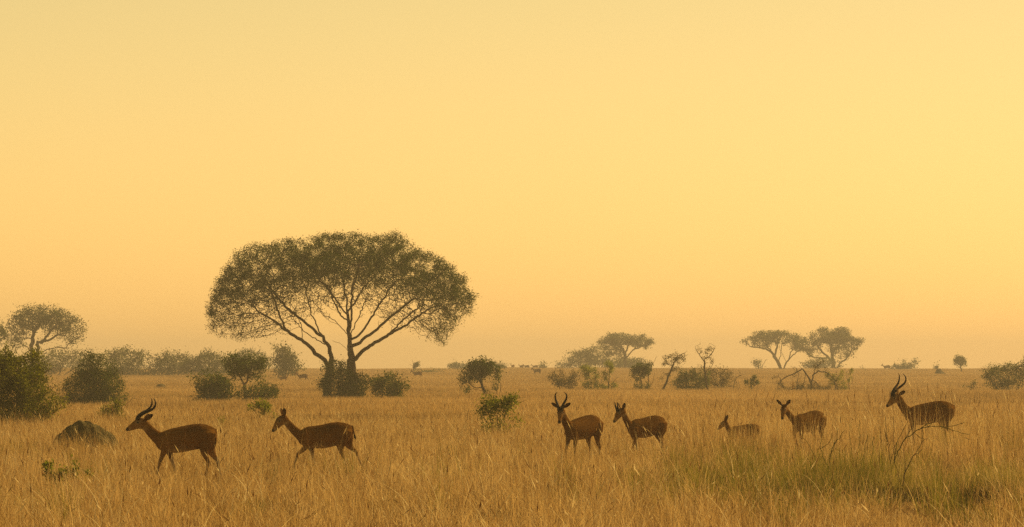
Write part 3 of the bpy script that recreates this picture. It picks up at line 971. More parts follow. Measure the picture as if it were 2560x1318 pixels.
plant('small_tree', 'small spreading tree with thin forked stems in front of the hazy dome tree', 'tree', 612, 270,
      [[(612, 1013), (612, 980), (611, 962), (603, 948, .1), (596, 935, .2), (590, 918, .4)], [(611, 962), (620, 945, -.1), (624, 930, -.2), (630, 915, -.3)], [(611, 975), (590, 965, .2), (578, 950, .3)], [(603, 948), (580, 925, .3), (560, 905, .4)], [(620, 945), (640, 935, -.3), (665, 930, -.3)]],
      [(610, 915, 55, 18, 1.6), (575, 905, 24, 16, .7), (650, 905, 24, 16, .6), (612, 898, 40, 12, .7), (655, 940, 16, 12, .3), (600, 930, 32, 12, .5)], 32, na=420, nl=4600, leaf=0.11, sig=0.17, base_r=0.085, tip_r=0.008, mat='bush', bark='palebark', group=SH, D=0.2, clump=0.4)
bush('round dark olive bush beside the small spreading tree', 530, 262, [(533, 970, 44, 36, 1.4), (510, 960, 26, 24, .6), (555, 975, 30, 34, .7), (530, 1000, 46, 16)], 33, nst=6, na=360, nl=7500, leaf=0.105, sig=0.2, base_r=0.05, mat='bush', fill=0.65)
bush('low sprawling bush under the small spreading tree', 650, 262, [(655, 982, 42, 20, 1.2), (680, 975, 18, 14, .4), (615, 990, 26, 14, .5)], 34, nst=6, na=220, nl=3200, leaf=0.10, sig=0.18, base_r=0.04, mat='bush', fill=0.4)

# --- row of scrub in the middle distance, one after another
bush('grey green open shrub above the horns of the face on antelope', 1410, 385, [(1408, 950, 30, 26, 1.2), (1392, 935, 18, 16, .5), (1425, 960, 22, 20, .6)], 41, nst=6, na=200, nl=3300, leaf=0.10, sig=0.16, base_r=0.05, mat='dryleaf', bark='twig')
plant('small_tree', 'slim yellow green shrub with upright stems, taller than the grey shrub beside it', 'bush', 1476, 385,
      [[(1478, 990), (1478, 955), (1470, 930, .1), (1462, 910, .1)], [(1480, 990), (1488, 955), (1490, 930, -.1)], [(1476, 990), (1460, 965, .2), (1448, 945, .3)], [(1480, 990), (1500, 965, .2), (1505, 945, .2)]],
      [(1470, 925, 24, 18, 1.2), (1462, 910, 10, 8, .4), (1490, 940, 16, 18, .6), (1455, 945, 14, 14, .4), (1478, 965, 28, 18, .6)], 42, na=260, nl=3000, leaf=0.10, sig=0.13, base_r=0.05, mat='fresh', bark='twig', group=SH, clump=0.5)
plant('small_tree', 'slim pale green shrub with bare forked base in front of the hazy acacia', 'bush', 1522, 385,
      [[(1520, 990), (1522, 955), (1525, 930), (1526, 912)], [(1520, 990), (1534, 955), (1546, 942)], [(1518, 990), (1506, 965), (1502, 950)], [(1522, 960), (1512, 935, .2), (1514, 920, .2)]],
      [(1524, 920, 17, 15, 1.2), (1515, 935, 16, 14, .6), (1543, 945, 7, 9, .25), (1522, 965, 24, 16, .35)], 43, na=200, nl=2200, leaf=0.095, sig=0.12, base_r=0.05, mat='fresh', bark='twig', group=SH, clump=0.5)
plant('small_tree', 'dark dense topped shrub tree with skirt of bare twigs', 'tree', 1607, 380,
      [[(1606, 990), (1604, 965), (1602, 945), (1600, 925)], [(1618, 990), (1620, 960), (1622, 935), (1630, 912), (1642, 890)], [(1604, 975), (1588, 965, .2), (1576, 975, .3)], [(1602, 955), (1586, 940, -.2), (1578, 925, -.2)], [(1610, 985), (1632, 955), (1637, 930)]],
      [(1604, 925, 28, 20, 1.6), (1620, 912, 18, 12, .6), (1588, 935, 16, 16, .5), (1610, 965, 26, 16, .6), (1590, 975, 24, 10, .3)], 44, na=320, nl=4800, leaf=0.10, sig=0.13, base_r=0.07, mat='bush', bark='bark', group=SH, clump=0.4, fill=0.25)
plant('thorn_tree', 'leaning thorn tree with pale forked stem and sparse flattened twigs', 'tree', 1655, 378,
      [[(1648, 992), (1660, 968), (1668, 950), (1675, 932), (1682, 915), (1688, 895), (1705, 885), (1718, 878)], [(1652, 990), (1664, 965, .1), (1678, 955, .2), (1692, 952, .3)], [(1682, 915), (1665, 908, .2), (1652, 908, .3)], [(1685, 905), (1695, 890, -.1), (1690, 880, -.2)], [(1676, 930), (1660, 938, -.2), (1652, 948, -.2)]],
      [(1685, 900, 34, 16, 1.2), (1712, 884, 14, 8, .4), (1662, 912, 16, 10, .4), (1665, 940, 18, 12, .3), (1690, 925, 20, 12, .3)], 45, na=280, nl=1700, leaf=0.085, sig=0.10, base_r=0.085, tip_r=0.010, mat='dryleaf', bark='bark', group=SH, jitter=0.45, clump=0.6)
bush('dense dark rounded bush between the leaning and the upright thorn tree', 1725, 376, [(1722, 955, 36, 24, 1.4), (1745, 950, 28, 26, .8), (1712, 935, 16, 16, .3), (1728, 975, 40, 14, .7)], 46, nst=7, na=360, nl=7500, leaf=0.10, sig=0.18, base_r=0.05, mat='bush', fill=0.5)
plant('thorn_tree', 'upright nearly bare thorn tree with thin straight trunk, tallest of the scrub row', 'tree', 1768, 374,
      [[(1770, 992), (1766, 965), (1764, 940), (1761, 915), (1760, 898)], [(1761, 905), (1750, 890), (1740, 875), (1738, 866)], [(1760, 900), (1772, 892), (1782, 880), (1788, 866)], [(1762, 920), (1752, 912, .1), (1742, 912, .2)], [(1763, 930), (1778, 918, -.1), (1784, 905, -.1)], [(1765, 950), (1782, 955), (1795, 965)]],
      [(1768, 895, 22, 14, 1.0), (1745, 880, 12, 12, .5), (1776, 905, 14, 14, .5), (1770, 870, 26, 12, .3)], 47, na=190, nl=800, leaf=0.075, sig=0.09, base_r=0.075, tip_r=0.008, mat='dryleaf', bark='bark', group=SH, jitter=0.45, clump=0.7)
bush('faded grey bush fading into haze behind the upright thorn tree', 1800, 400, [(1802, 948, 32, 26, 1.2), (1805, 930, 22, 14, .5), (1800, 968, 34, 12, .5)], 48, nst=6, na=260, nl=3200, leaf=0.10, sig=0.2, base_r=0.045, mat='dryleaf', bark='twig')
plant('dead_tree', 'dead bent stem beside a broken stump between two shrubs', 'dead tree', 1838, 376,
      [[(1833, 992), (1834, 975), (1836, 955), (1840, 945), (1848, 940), (1858, 936)], [(1849, 990), (1847, 970), (1844, 952)], [(1846, 942), (1850, 934), (1848, 928)], [(1840, 950), (1843, 962), (1840, 970)]],
      [(1850, 938, 14, 6, 1)], 49, na=26, nl=60, leaf=0.07, sig=0.08, base_r=0.055, tip_r=0.012, mat='dryleaf', bark='bark', group=SH)
plant('shrub', 'small spiky olive shrub leaning on a crooked stem', 'bush', 1876, 376,
      [[(1874, 992), (1874, 975), (1869, 960), (1868, 945)], [(1874, 980), (1885, 965), (1900, 958)], [(1872, 985), (1880, 955), (1886, 942)], [(1876, 992), (1895, 972), (1908, 962)]],
      [(1880, 953, 20, 15, 1.2), (1898, 965, 16, 10, .6), (1885, 975, 20, 8, .4)], 50, na=160, nl=1500, leaf=0.09, sig=0.10, base_r=0.045, mat='bush', bark='bark', group=SH, clump=0.3)
plant('fallen_tree', 'sprawling half fallen thorn tree with twisted arching branches', 'tree', 2020, 372,
      [[(2030, 992), (2028, 965), (2022, 945), (2012, 930), (2005, 922), (1998, 915)], [(2006, 924), (1990, 932, .2), (1970, 940, .3), (1955, 950, .4), (1944, 968, .4)], [(2012, 930), (2012, 945, .2), (2008, 965, .2)], [(2028, 960), (2032, 938), (2045, 928, -.2), (2062, 930, -.3), (2078, 942, -.3), (2092, 955, -.3)],
       [(2032, 938), (2040, 918, .1), (2052, 908, .1), (2062, 900, .1)], [(1992, 992), (1992, 960), (1996, 935), (1990, 918)], [(2000, 992), (1998, 965, .2), (2001, 940, .3)], [(1955, 950), (1945, 940), (1948, 930)], [(2022, 945), (2040, 955, .3), (2052, 968, .3)]],
      [(1995, 920, 22, 13, .8), (2050, 912, 24, 14, .8), (1945, 955, 18, 22, .8), (1998, 955, 20, 26, .8), (2080, 945, 20, 14, .7), (2025, 972, 70, 12, .9), (1960, 975, 30, 12, .4)], 51, na=460, nl=4600, leaf=0.08, sig=0.11, base_r=0.10, tip_r=0.010, mat='dryleaf', bark='bark', group=SH, jitter=0.42, clump=0.5)
bush('small yellow green shrub at the end of the half fallen thorn tree', 2095, 372, [(2092, 950, 22, 18, 1), (2080, 938, 14, 10, .4), (2100, 965, 20, 12, .5)], 52, nst=5, na=150, nl=1300, leaf=0.09, sig=0.12, base_r=0.035, mat='fresh', bark='twig')
plant('small_tree', 'thin wispy sapling tree with flat tuft on top, last of the scrub row', 'tree', 2122, 378,
      [[(2124, 990), (2122, 965), (2117, 945), (2116, 930), (2122, 925)], [(2122, 968), (2132, 955), (2134, 942)], [(2123, 960), (2126, 945), (2124, 935)]],
      [(2124, 926, 14, 5, 1), (2124, 948, 10, 10, .6), (2134, 945, 3, 8, .2)], 53, na=60, nl=420, leaf=0.085, sig=0.09, base_r=0.035, mat='fresh', bark='twig', group=SH)
bush('large dark bush cut by the frame edge beyond the horned antelope in deep grass', 2510, 380, [(2512, 940, 50, 26, 1.6), (2530, 925, 34, 20, .8), (2475, 935, 24, 20, .6), (2570, 930, 40, 34, 1.0), (2510, 962, 52, 14, .6)], 54, nst=9, na=520, nl=8500, leaf=0.10, sig=0.18, base_r=0.06, mat='bush', fill=0.5)
bush('tiny grey shrub in the grass next to the large edge bush', 2428, 380, [(2428, 968, 14, 10, 1)], 55, nst=4, na=60, nl=330, leaf=0.09, sig=0.12, base_r=0.02, mat='bush', bark='twig')
bush('low brown twiggy shrub in the open grass behind the bright green shrub', 1322, 360, [(1322, 984, 26, 9, 1)], 56, nst=6, na=120, nl=420, leaf=0.08, sig=0.14, base_r=0.03, mat='dryleaf', bark='twig')
bush('thin sprig of shrub between the big acacia bushes and the lopsided small tree', 1066, 350, [(1062, 978, 16, 8, 1), (1080, 990, 22, 8, .6)], 57, nst=5, na=80, nl=420, leaf=0.085, sig=0.12, base_r=0.025, mat='fresh', bark='twig')

# --- hazy trees on the rise
plant('tree', 'tall round headed tree with twin trunk and gnarled limbs above the edge bush', 'tree', 90, 640,
      [[(82, 952), (82, 915), (81, 890), (78, 870), (82, 850), (85, 830)], [(96, 952), (95, 915), (94, 890), (97, 870), (94, 855)], [(80, 880), (68, 868, 1), (50, 860, 2), (30, 862, 3), (15, 866, 3)], [(96, 885), (120, 873, -1), (145, 868, -2), (170, 870, -2)], [(84, 845), (70, 845, -1), (50, 848, -2)], [(95, 858), (118, 852, 1), (140, 838, 2), (165, 832, 3)], [(85, 830), (98, 815, 0), (106, 795, 0)], [(82, 850), (80, 825, 1), (78, 805, 2)], [(108, 854), (126, 832, -1), (146, 812, -2)]],
      [(85, 795, 60, 30, 1.6), (135, 800, 52, 32, 1.4), (45, 815, 32, 28, .9), (180, 815, 38, 26, .9), (190, 845, 28, 20, .5), (30, 850, 34, 16, .5), (120, 850, 28, 13, .4), (100, 775, 40, 14, .6)], 61, na=1000, nl=13000, leaf=0.20, sig=0.36, base_r=0.42, tip_r=0.03, mat='acacia', bark='bark', group=FARG, D=0.42, clump=0.5, fill=0.25)
plant('tree', 'dark crowned tree mostly outside the frame with one bare limb reaching in', 'tree', -40, 600,
      [[(-40, 955), (-42, 900), (-38, 870), (-30, 850)], [(-36, 872), (-10, 852), (8, 845), (28, 838)], [(-38, 870), (-60, 850), (-80, 830)]],
      [(-30, 830, 46, 30, 1.4), (0, 838, 22, 26, .8), (4, 812, 10, 14, .4), (-60, 835, 40, 25, .8)], 62, na=360, nl=4200, leaf=0.22, sig=0.36, base_r=0.35, tip_r=0.03, mat='acacia', group=FARG, D=0.45, clump=0.4)


def hazy(label, px, d, blobs, seed, nl, name='far_bush', cat='bush', nst=5, leaf=0.24, mat='farleaf', na=260, fill=0.6, **kw):
    return bush(label, px, d, blobs, seed, nst=nst, name=name, cat=cat, na=na, nl=nl, leaf=leaf, sig=0.36, base_r=0.12, tip_r=0.02, mat=mat, fill=fill, group=FARG, **kw)


hazy('low hazy thicket under the round headed twin trunk tree', 130, 690, [(130, 905, 54, 30, 1.2), (175, 895, 40, 28, .9), (100, 920, 44, 24, .6), (210, 915, 40, 26, .8)], 63, 5200)
hazy('hazy bush with domed top just beyond the pointed dark bush', 320, 680, [(320, 908, 60, 34, 1.4), (375, 925, 40, 22, .7), (300, 890, 30, 22, .7), (345, 918, 36, 26, .7), (310, 930, 56, 16, .6)], 64, 6000)
hazy('hazy flat topped bush, middle of the three beyond the pointed dark bush', 430, 680, [(430, 912, 54, 28, 1.3), (480, 922, 34, 24, .7), (415, 895, 34, 14, .6), (460, 905, 30, 22, .6), (430, 932, 52, 14, .6)], 65, 5600)
hazy('hazy bush with small peak next to the pale dome tree', 520, 680, [(520, 910, 46, 28, 1.3), (560, 922, 30, 22, .6), (517, 890, 22, 14, .5), (550, 905, 26, 22, .6), (520, 932, 46, 14, .6)], 66, 5000)
hazy('pale smooth domed tree almost lost in haze behind the small spreading tree', 622, 930, [(622, 905, 52, 30, 1.6), (622, 890, 36, 18, .6), (650, 908, 34, 20, .5)], 67, 4200, name='far_tree', cat='tree', leaf=0.3, fill=0.75)
hazy('hazy stepped tree with narrow top and wide skirt beside the big acacia', 712, 600, [(708, 880, 20, 16, .8), (716, 905, 32, 20, 1.2), (712, 925, 36, 16, .9), (700, 900, 22, 10, .4)], 68, 3600, name='far_tree', cat='tree', fill=0.45)
plant('far_tree', 'tiny open tree with layered twigs on the skyline past the big acacia', 'tree', 1036, 800,
      [[(1035, 935), (1034, 920), (1033, 908), (1030, 900)], [(1034, 912), (1044, 905), (1050, 902)], [(1034, 916), (1026, 912), (1023, 911)]],
      [(1031, 902, 8, 5, 1), (1045, 905, 8, 5, .8), (1027, 912, 7, 4, .6), (1040, 914, 10, 4, .6)], 69, na=110, nl=600, leaf=0.2, sig=0.2, base_r=0.09, tip_r=0.02, mat='farleaf', group=FARG, D=0.3)
hazy('low faint bush at the foot of the tiny skyline tree', 1068, 780, [(1068, 933, 20, 8, 1), (1055, 924, 6, 6, .3), (1085, 936, 20, 5, .4)], 70, 900, na=90)
hazy('pale low dome bush on the skyline half behind the lopsided small tree', 1145, 985, [(1142, 917, 24, 10, 1.2), (1165, 920, 24, 8, .7)], 71, 1500, na=90, leaf=0.3)
hazy('pale skyline bush touching the far side of the lopsided small tree', 1246, 960, [(1245, 912, 8, 6, 1), (1252, 919, 16, 7, .9)], 72, 900, na=90, leaf=0.26)
hazy('small round skyline tree next to the hazy sloping thicket', 1358, 960, [(1357, 918, 9, 6, 1), (1357, 922, 13, 4, .6)], 73, 700, na=80, leaf=0.24, name='far_tree', cat='tree')
hazy('long hazy thicket sloping up towards the hazy acacia with forked trunk', 1460, 960, [(1420, 912, 34, 14, 1), (1455, 900, 40, 22, 1.3), (1490, 890, 40, 26, 1.2), (1540, 910, 60, 16, .9), (1580, 910, 40, 18, .7)], 74, 11000, na=420, leaf=0.28, nst=9)
plant('far_tree', 'hazy wide crowned acacia with forked trunk above the sloping thicket', 'tree', 1564, 950,
      [[(1564, 930), (1563, 912), (1563, 898), (1562, 886), (1556, 872), (1550, 858)], [(1563, 900), (1572, 888, 1), (1582, 876, 1), (1600, 868, 1), (1620, 862, 1)], [(1562, 886), (1567, 876), (1570, 864), (1578, 852)], [(1556, 872), (1540, 862, -2), (1520, 855, -2)]],
      [(1545, 848, 44, 17, 1.3), (1518, 853, 28, 13, .7), (1595, 853, 42, 16, 1.1), (1615, 864, 26, 13, .6), (1530, 872, 30, 26, 1.2), (1575, 838, 20, 7, .3)], 75, na=600, nl=12000, leaf=0.25, sig=0.34, base_r=0.36, tip_r=0.04, mat='farleaf', group=FARG, D=0.5, clump=0.3, flat=0.5, fill=0.3)
plant('far_tree', 'hazy flat topped acacia with branches fanning from a pale leaning trunk', 'tree', 1953, 960,
      [[(1953, 930), (1949, 915), (1943, 902), (1935, 892), (1928, 880), (1915, 872, 1), (1895, 868, 2), (1875, 866, 2)], [(1956, 930), (1962, 915), (1970, 902), (1980, 890), (1995, 878, 1), (2008, 868, 1)], [(1935, 892), (1940, 875), (1943, 860), (1950, 846)], [(1945, 905), (1945, 905), (1952, 890), (1953, 875), (1955, 860)], [(1928, 880), (1915, 862, -2), (1900, 850, -2)], [(1966, 908), (1958, 890), (1950, 875), (1948, 862)], [(1972, 900), (1975, 882, -1), (1985, 868, -2)]],
      [(1935, 834, 62, 9, 1.5), (1900, 846, 48, 9, 1.0), (1945, 845, 60, 14, 1.3), (1985, 852, 34, 20, 1.0), (1870, 858, 20, 9, .5), (1905, 866, 30, 6, .3)], 76, na=760, nl=9500, leaf=0.25, sig=0.30, base_r=0.38, tip_r=0.04, mat='farleaf', bark='bark', group=FARG, D=0.5, clump=0.35, flat=0.6, fill=0.25)
plant('far_tree', 'hazy billowing tree with lumpy rounded crown overlapping the flat topped acacia', 'tree', 2086, 965,
      [[(2086, 928), (2083, 905), (2080, 890), (2077, 870), (2075, 850)], [(2090, 926), (2100, 908), (2115, 898), (2125, 885), (2130, 870)], [(2083, 905), (2070, 893), (2055, 880), (2045, 865)], [(2078, 880), (2095, 868, 1), (2110, 850, 2)], [(2070, 895), (2040, 895, 2), (2020, 885, 2)]],
      [(2062, 832, 26, 13, 1), (2105, 830, 26, 13, 1), (2085, 845, 50, 16, 1.4), (2040, 850, 28, 16, 1), (2010, 862, 30, 20, 1.0), (2130, 855, 26, 12, .8), (2150, 850, 14, 8, .5), (2100, 872, 40, 14, .8), (2148, 870, 14, 8, .3), (2030, 880, 28, 10, .5), (2115, 888, 26, 8, .4)], 77, na=700, nl=14000, leaf=0.27, sig=0.32, base_r=0.5, tip_r=0.04, mat='farleaf', group=FARG, D=0.5, clump=0.35, fill=0.45)
hazy('pale green mound of bushes under the billowing hazy tree', 2050, 950, [(2030, 914, 34, 12, 1.2), (2065, 908, 34, 16, 1.0), (2085, 915, 24, 12, .7)], 78, 2600, leaf=0.28)
hazy('small pale wispy tree on the skyline before the flat topped acacia', 1898, 960, [(1906, 906, 12, 8, 1), (1890, 912, 12, 5, .7), (1900, 918, 12, 5, .5)], 79, 520, na=90, leaf=0.24, name='far_tree', cat='tree', fill=0.2)
hazy('pale green dome bush on the skyline beside the lone standing antelope', 2258, 985, [(2262, 916, 26, 10, 1.3), (2240, 919, 20, 6, .7), (2275, 919, 20, 7, .5)], 80, 1700, na=100, leaf=0.3)
plant('far_tree', 'small round dark tree on a thin stem alone on the skyline', 'tree', 2402, 800,
      [[(2404, 938), (2403, 925), (2401, 910), (2399, 900)], [(2402, 915), (2412, 908), (2416, 905)]],
      [(2398, 901, 16, 10, 1.4), (2402, 912, 14, 8, .8), (2413, 904, 7, 5, .4), (2390, 903, 8, 6, .3), (2396, 892, 8, 4, .2)], 81, na=200, nl=2300, leaf=0.2, sig=0.2, base_r=0.11, tip_r=0.02, mat='farleaf', group=FARG, D=0.28, fill=0.4)
hazy('tiny leaning skyline shrub between the dome bush and the small round tree', 2343, 930, [(2341, 918, 5, 4, 1), (2345, 922, 6, 3, .8)], 82, 260, na=40, leaf=0.22)
hazy('tiny grey bush low on the slope under the billowing hazy tree', 2163, 900, [(2162, 929, 7, 3, 1), (2160, 926, 5, 3, .5)], 83, 240, na=40, leaf=0.22)


# ------------------------------------------------------------------ mounds
def mound(name, label, px, d, hw, h, seed, humps, cat='mound', group=None):
    """a lumpy closed heap of earth, hw half width and h height in metres"""
    rng = rng_of(seed)
    X = photo_xy(px, d)
    nu, nv = 56, 22
    V = []; Fc = []
    for j in range(nv + 1):
        t = j / nv
        for i in range(nu):
            a = 2 * math.pi * i / nu
            r = 1.0 - t
            x = math.cos(a) * r * hw; y = math.sin(a) * r * hw * 0.75
            z = 0.0
            for hx, hy, hr, hh in humps:
                q = ((x - hx) ** 2 + ((y - hy) * 1.2) ** 2) / hr ** 2
                zz = hh * max(0.0, 1 - q) ** 0.6
                z = (z ** 6 + zz ** 6) ** (1 / 6)
            z += 0.035 * (math.sin(x * 9 + seed) * math.cos(y * 11) + 0.8 * math.sin(x * 23 + y * 17) + rng.normal(0, 0.35)) * (1 if t > 0.03 else 0)
            V.append((x, y, z * h - (0.12 if j == 0 else 0)))
    for j in range(nv):
        for i in range(nu):
            i2 = (i + 1) % nu
            Fc.append((j * nu + i, j * nu + i2, (j + 1) * nu + i2, (j + 1) * nu + i))
    o = mesh_obj(name, V, Fc, M['earth'])
    o.location = (X, d, float(T(X, d)))
    tag(o, label, cat, group)
    return o


mound('termite_mound', 'weathered dark termite mound with rounded top half sunk in the grass', 216, 116, 0.86, 0.72, 3,
      [(-0.10, 0, 0.66, 1.0), (-0.30, 0.02, 0.58, 0.86), (0.14, 0, 0.55, 0.95), (0.55, 0.0, 0.32, 0.66), (0, 0, 0.88, 0.4)])
mound('earth_mound', 'small far off earth mound between the pointed dark bush and the round olive bush', 402, 430, 1.4, 0.62, 5, [(0, 0, 0.6, 1.0), (0.2, 0, 0.7, 0.6), (-.1, 0, .85, .4)], group='small earth mounds far off')
mound('earth_mound', 'small far off earth mound on the slope below the small round skyline tree', 2349, 720, 1.3, 1.15, 6, [(-0.1, 0, 0.7, 1.0), (0.3, 0, 0.9, 0.55), (-.1, 0, 1.2, .4)], group='small earth mounds far off')

# ------------------------------------------------------------------ weeds and dead branches standing in the near grass
WG = 'tall weeds in the near grass'


def weed(label, px, d, stems, seed, name='weed', base_r=0.010, mat='weed', nl=0, blobs=(), na=0, leafm='fresh', **kw):
    return plant(name, label, 'weed', px, d, stems, list(blobs), seed, na=na, nl=nl, base_r=base_r, tip_r=0.0042, mat=leafm, bark=mat, group=WG, D=0.06, minpx=0.14,
                 leaf=0.05, sig=0.05, sides=4, wid=0.28, **kw)


weed('branching green weed with forked wiry stems below the V eared antelope', 2055, 77,
     [[(2060, 1246), (2050, 1190), (2035, 1140), (2020, 1110), (2005, 1086)], [(2062, 1246), (2070, 1180), (2078, 1130), (2085, 1100)], [(2072, 1170), (2055, 1140), (2050, 1115), (2058, 1080)], [(2078, 1130), (2092, 1100), (2092, 1070)], [(2085, 1110), (2102, 1088), (2112, 1076)], [(2058, 1210), (2030, 1170), (2015, 1140)], [(2062, 1120), (2078, 1096), (2080, 1082)]], 91)
weed('weed with several thin dark upright seed stems before the longest horned antelope', 2215, 78,
     [[(2225, 1240), (2228, 1180), (2222, 1130), (2215, 1080), (2212, 1030)], [(2230, 1240), (2238, 1190), (2236, 1140), (2235, 1075), (2232, 1040)], [(2215, 1242), (2208, 1180), (2202, 1120), (2200, 1075)], [(2220, 1200), (2232, 1120), (2240, 1105)], [(2210, 1240), (2196, 1170), (2198, 1130)], [(2228, 1180), (2218, 1110), (2210, 1072)]], 92, base_r=0.015, mat='twig')
weed('long dead branch arching out of the grass across the legs of the longest horned antelope', 2230, 80,
     [[(2226, 1235), (2232, 1170), (2240, 1112), (2255, 1080), (2268, 1055)], [(2232, 1150), (2262, 1098), (2290, 1076), (2315, 1068), (2345, 1066), (2372, 1072), (2400, 1082), (2425, 1086)], [(2345, 1066), (2372, 1066), (2398, 1060), (2412, 1056)], [(2300, 1072), (2318, 1060), (2335, 1052)], [(2262, 1098), (2275, 1075), (2285, 1052)], [(2305, 1070), (2308, 1085), (2304, 1105)], [(2285, 1078), (2300, 1095), (2312, 1098)]], 93, name='dead_branch', base_r=0.0075, mat='weed',
     blobs=[(2320, 1066, 34, 12, 1)], na=60)
weed('dry forked twig rising from green tussock between the two far antelopes', 2250, 76,
     [[(2252, 1250), (2262, 1180), (2282, 1140), (2302, 1112), (2312, 1098)], [(2262, 1180), (2262, 1150), (2258, 1120)], [(2282, 1140), (2296, 1132), (2306, 1122)], [(2255, 1220), (2240, 1170), (2236, 1150)]], 94, mat='twig')
weed('tall thin grass stems between the branching weed and the dark seed stems', 2145, 79,
     [[(2140, 1238), (2142, 1160), (2150, 1090), (2148, 1050)], [(2146, 1238), (2150, 1170), (2162, 1110), (2170, 1085)], [(2136, 1238), (2128, 1170), (2128, 1120), (2124, 1060)], [(2150, 1238), (2168, 1180), (2180, 1135), (2182, 1090)], [(2142, 1238), (2120, 1180), (2108, 1140)]], 95)

# ------------------------------------------------------------------ antelopes
U = 749.0                     # drawing units per metre


def dx(zx):
    return (zx - 1000.0) / U


def dz(zy):
    return (1340.0 - zy) / U


def loft(rings, lat=(0, 1, 0), up=None, NS=14):
    """closed tube through rings (x, y, z, half height, half width)"""
    rings = [tuple(map(float, r)) for r in rings]
    c = np.array([r[:3] for r in rings])
    tan = np.gradient(c, axis=0); tan /= np.linalg.norm(tan, axis=1)[:, None] + 1e-9
    lat = np.array(lat, float)
    V = []; Fc = []
    for i, r in enumerate(rings):
        if up is None:
            u = np.cross(tan[i], lat); u /= np.linalg.norm(u) + 1e-9
            l_ = np.cross(u, tan[i]); l_ /= np.linalg.norm(l_) + 1e-9
        else:
            u = np.array(up, float); l_ = lat
        for k in range(NS):
            a = 2 * math.pi * k / NS
            V.append(c[i] + u * math.sin(a) * r[3] + l_ * math.cos(a) * r[4])
    for i in range(len(rings) - 1):
        for k in range(NS):
            k2 = (k + 1) % NS
            Fc.append((i * NS + k, i * NS + k2, (i + 1) * NS + k2, (i + 1) * NS + k))
    V.append(c[0] - tan[0] * min(rings[0][3:5]) * 0.5); V.append(c[-1] + tan[-1] * min(rings[-1][3:5]) * 0.5)
    e0, e1 = len(V) - 2, len(V) - 1
    o = (len(rings) - 1) * NS
    for k in range(NS):
        k2 = (k + 1) % NS
        Fc.append((e0, k2, k)); Fc.append((e1, o + k, o + k2))
    return np.array(V), Fc


COAT = (0.175, 0.080, 0.014); COATD = (0.105, 0.048, 0.010); COATL = (0.26, 0.130, 0.030)
PALE = (0.40, 0.28, 0.14); BLACK = (0.022, 0.014, 0.009); WHITE = (0.36, 0.28, 0.17)

TORSO = [(1428, 610, 700, .035), (1405, 575, 760, .085), (1370, 552, 800, .125), (1300, 528, 842, .158), (1210, 512, 862, .176), (1100, 522, 882, .186),
         (980, 545, 908, .190), (870, 568, 918, .182), (775, 592, 912, .162), (700, 622, 893, .138), (650, 645, 868, .108), (617, 680, 830, .062)]
FEM_TORSO = [(1428, 590, 700, .035), (1405, 560, 760, .085), (1370, 540, 800, .122), (1300, 520, 842, .150), (1210, 510, 862, .168), (1100, 520, 892, .180),
             (980, 548, 912, .184), (870, 566, 910, .172), (775, 574, 895, .150), (700, 600, 872, .124), (650, 640, 850, .096), (617, 680, 815, .055)]
LEGS_WALK = {
    'fn': (-.085, [(745, 740, .135, .060), (728, 850, .088, .055), (715, 905, .060, .045), (688, 975, .042, .034), (662, 1045, .034, .029), (640, 1125, .021, .019), (615, 1225, .026, .022), (600, 1270, .023, .021), (582, 1318, .030, .026)]),
    'ff': (.085, [(765, 740, .135, .060), (780, 860, .085, .055), (800, 930, .055, .042), (835, 1045, .034, .029), (868, 1135, .021, .019), (893, 1235, .026, .022), (880, 1280, .023, .021), (862, 1322, .030, .026)]),
    'rn': (-.095, [(1305, 650, .175, .080), (1300, 770, .145, .075), (1268, 870, .095, .058), (1282, 950, .058, .042), (1322, 1035, .038, .030), (1312, 1130, .024, .020), (1294, 1240, .027, .022), (1278, 1285, .023, .021), (1262, 1325, .030, .026)]),
    'rf': (.095, [(1325, 660, .170, .080), (1350, 780, .130, .072), (1352, 880, .090, .056), (1398, 955, .054, .040), (1450, 1022, .037, .030), (1470, 1115, .024, .020), (1493, 1225, .027, .022), (1492, 1275, .023, .021), (1488, 1322, .030, .026)]),
}
LEGS_STRIDE = {
    'fn': (-.075, [(735, 740, .125, .055), (732, 850, .085, .052), (715, 900, .060, .044), (660, 950, .043, .034), (607, 992, .034, .028), (585, 1060, .021, .018), (560, 1140, .025, .021), (552, 1180, .022, .020), (535, 1225, .028, .024)]),
    'ff': (.075, [(765, 740, .125, .055), (790, 860, .080, .050), (812, 930, .052, .040), (838, 1030, .033, .028), (852, 1120, .021, .018), (868, 1235, .025, .021), (856, 1280, .022, .020), (840, 1322, .028, .024)]),
    'rn': (-.085, [(1305, 650, .165, .074), (1290, 770, .135, .070), (1245, 870, .090, .055), (1255, 945, .055, .040), (1292, 1030, .036, .029), (1288, 1120, .023, .019), (1272, 1235, .026, .021), (1256, 1280, .022, .020), (1240, 1322, .028, .024)]),
    'rf': (.085, [(1330, 660, .160, .074), (1360, 780, .120, .066), (1385, 870, .080, .052), (1432, 915, .050, .038), (1490, 960, .035, .029), (1515, 1040, .023, .019), (1560, 1130, .026, .021), (1578, 1170, .022, .020), (1590, 1215, .028, .024)]),
}
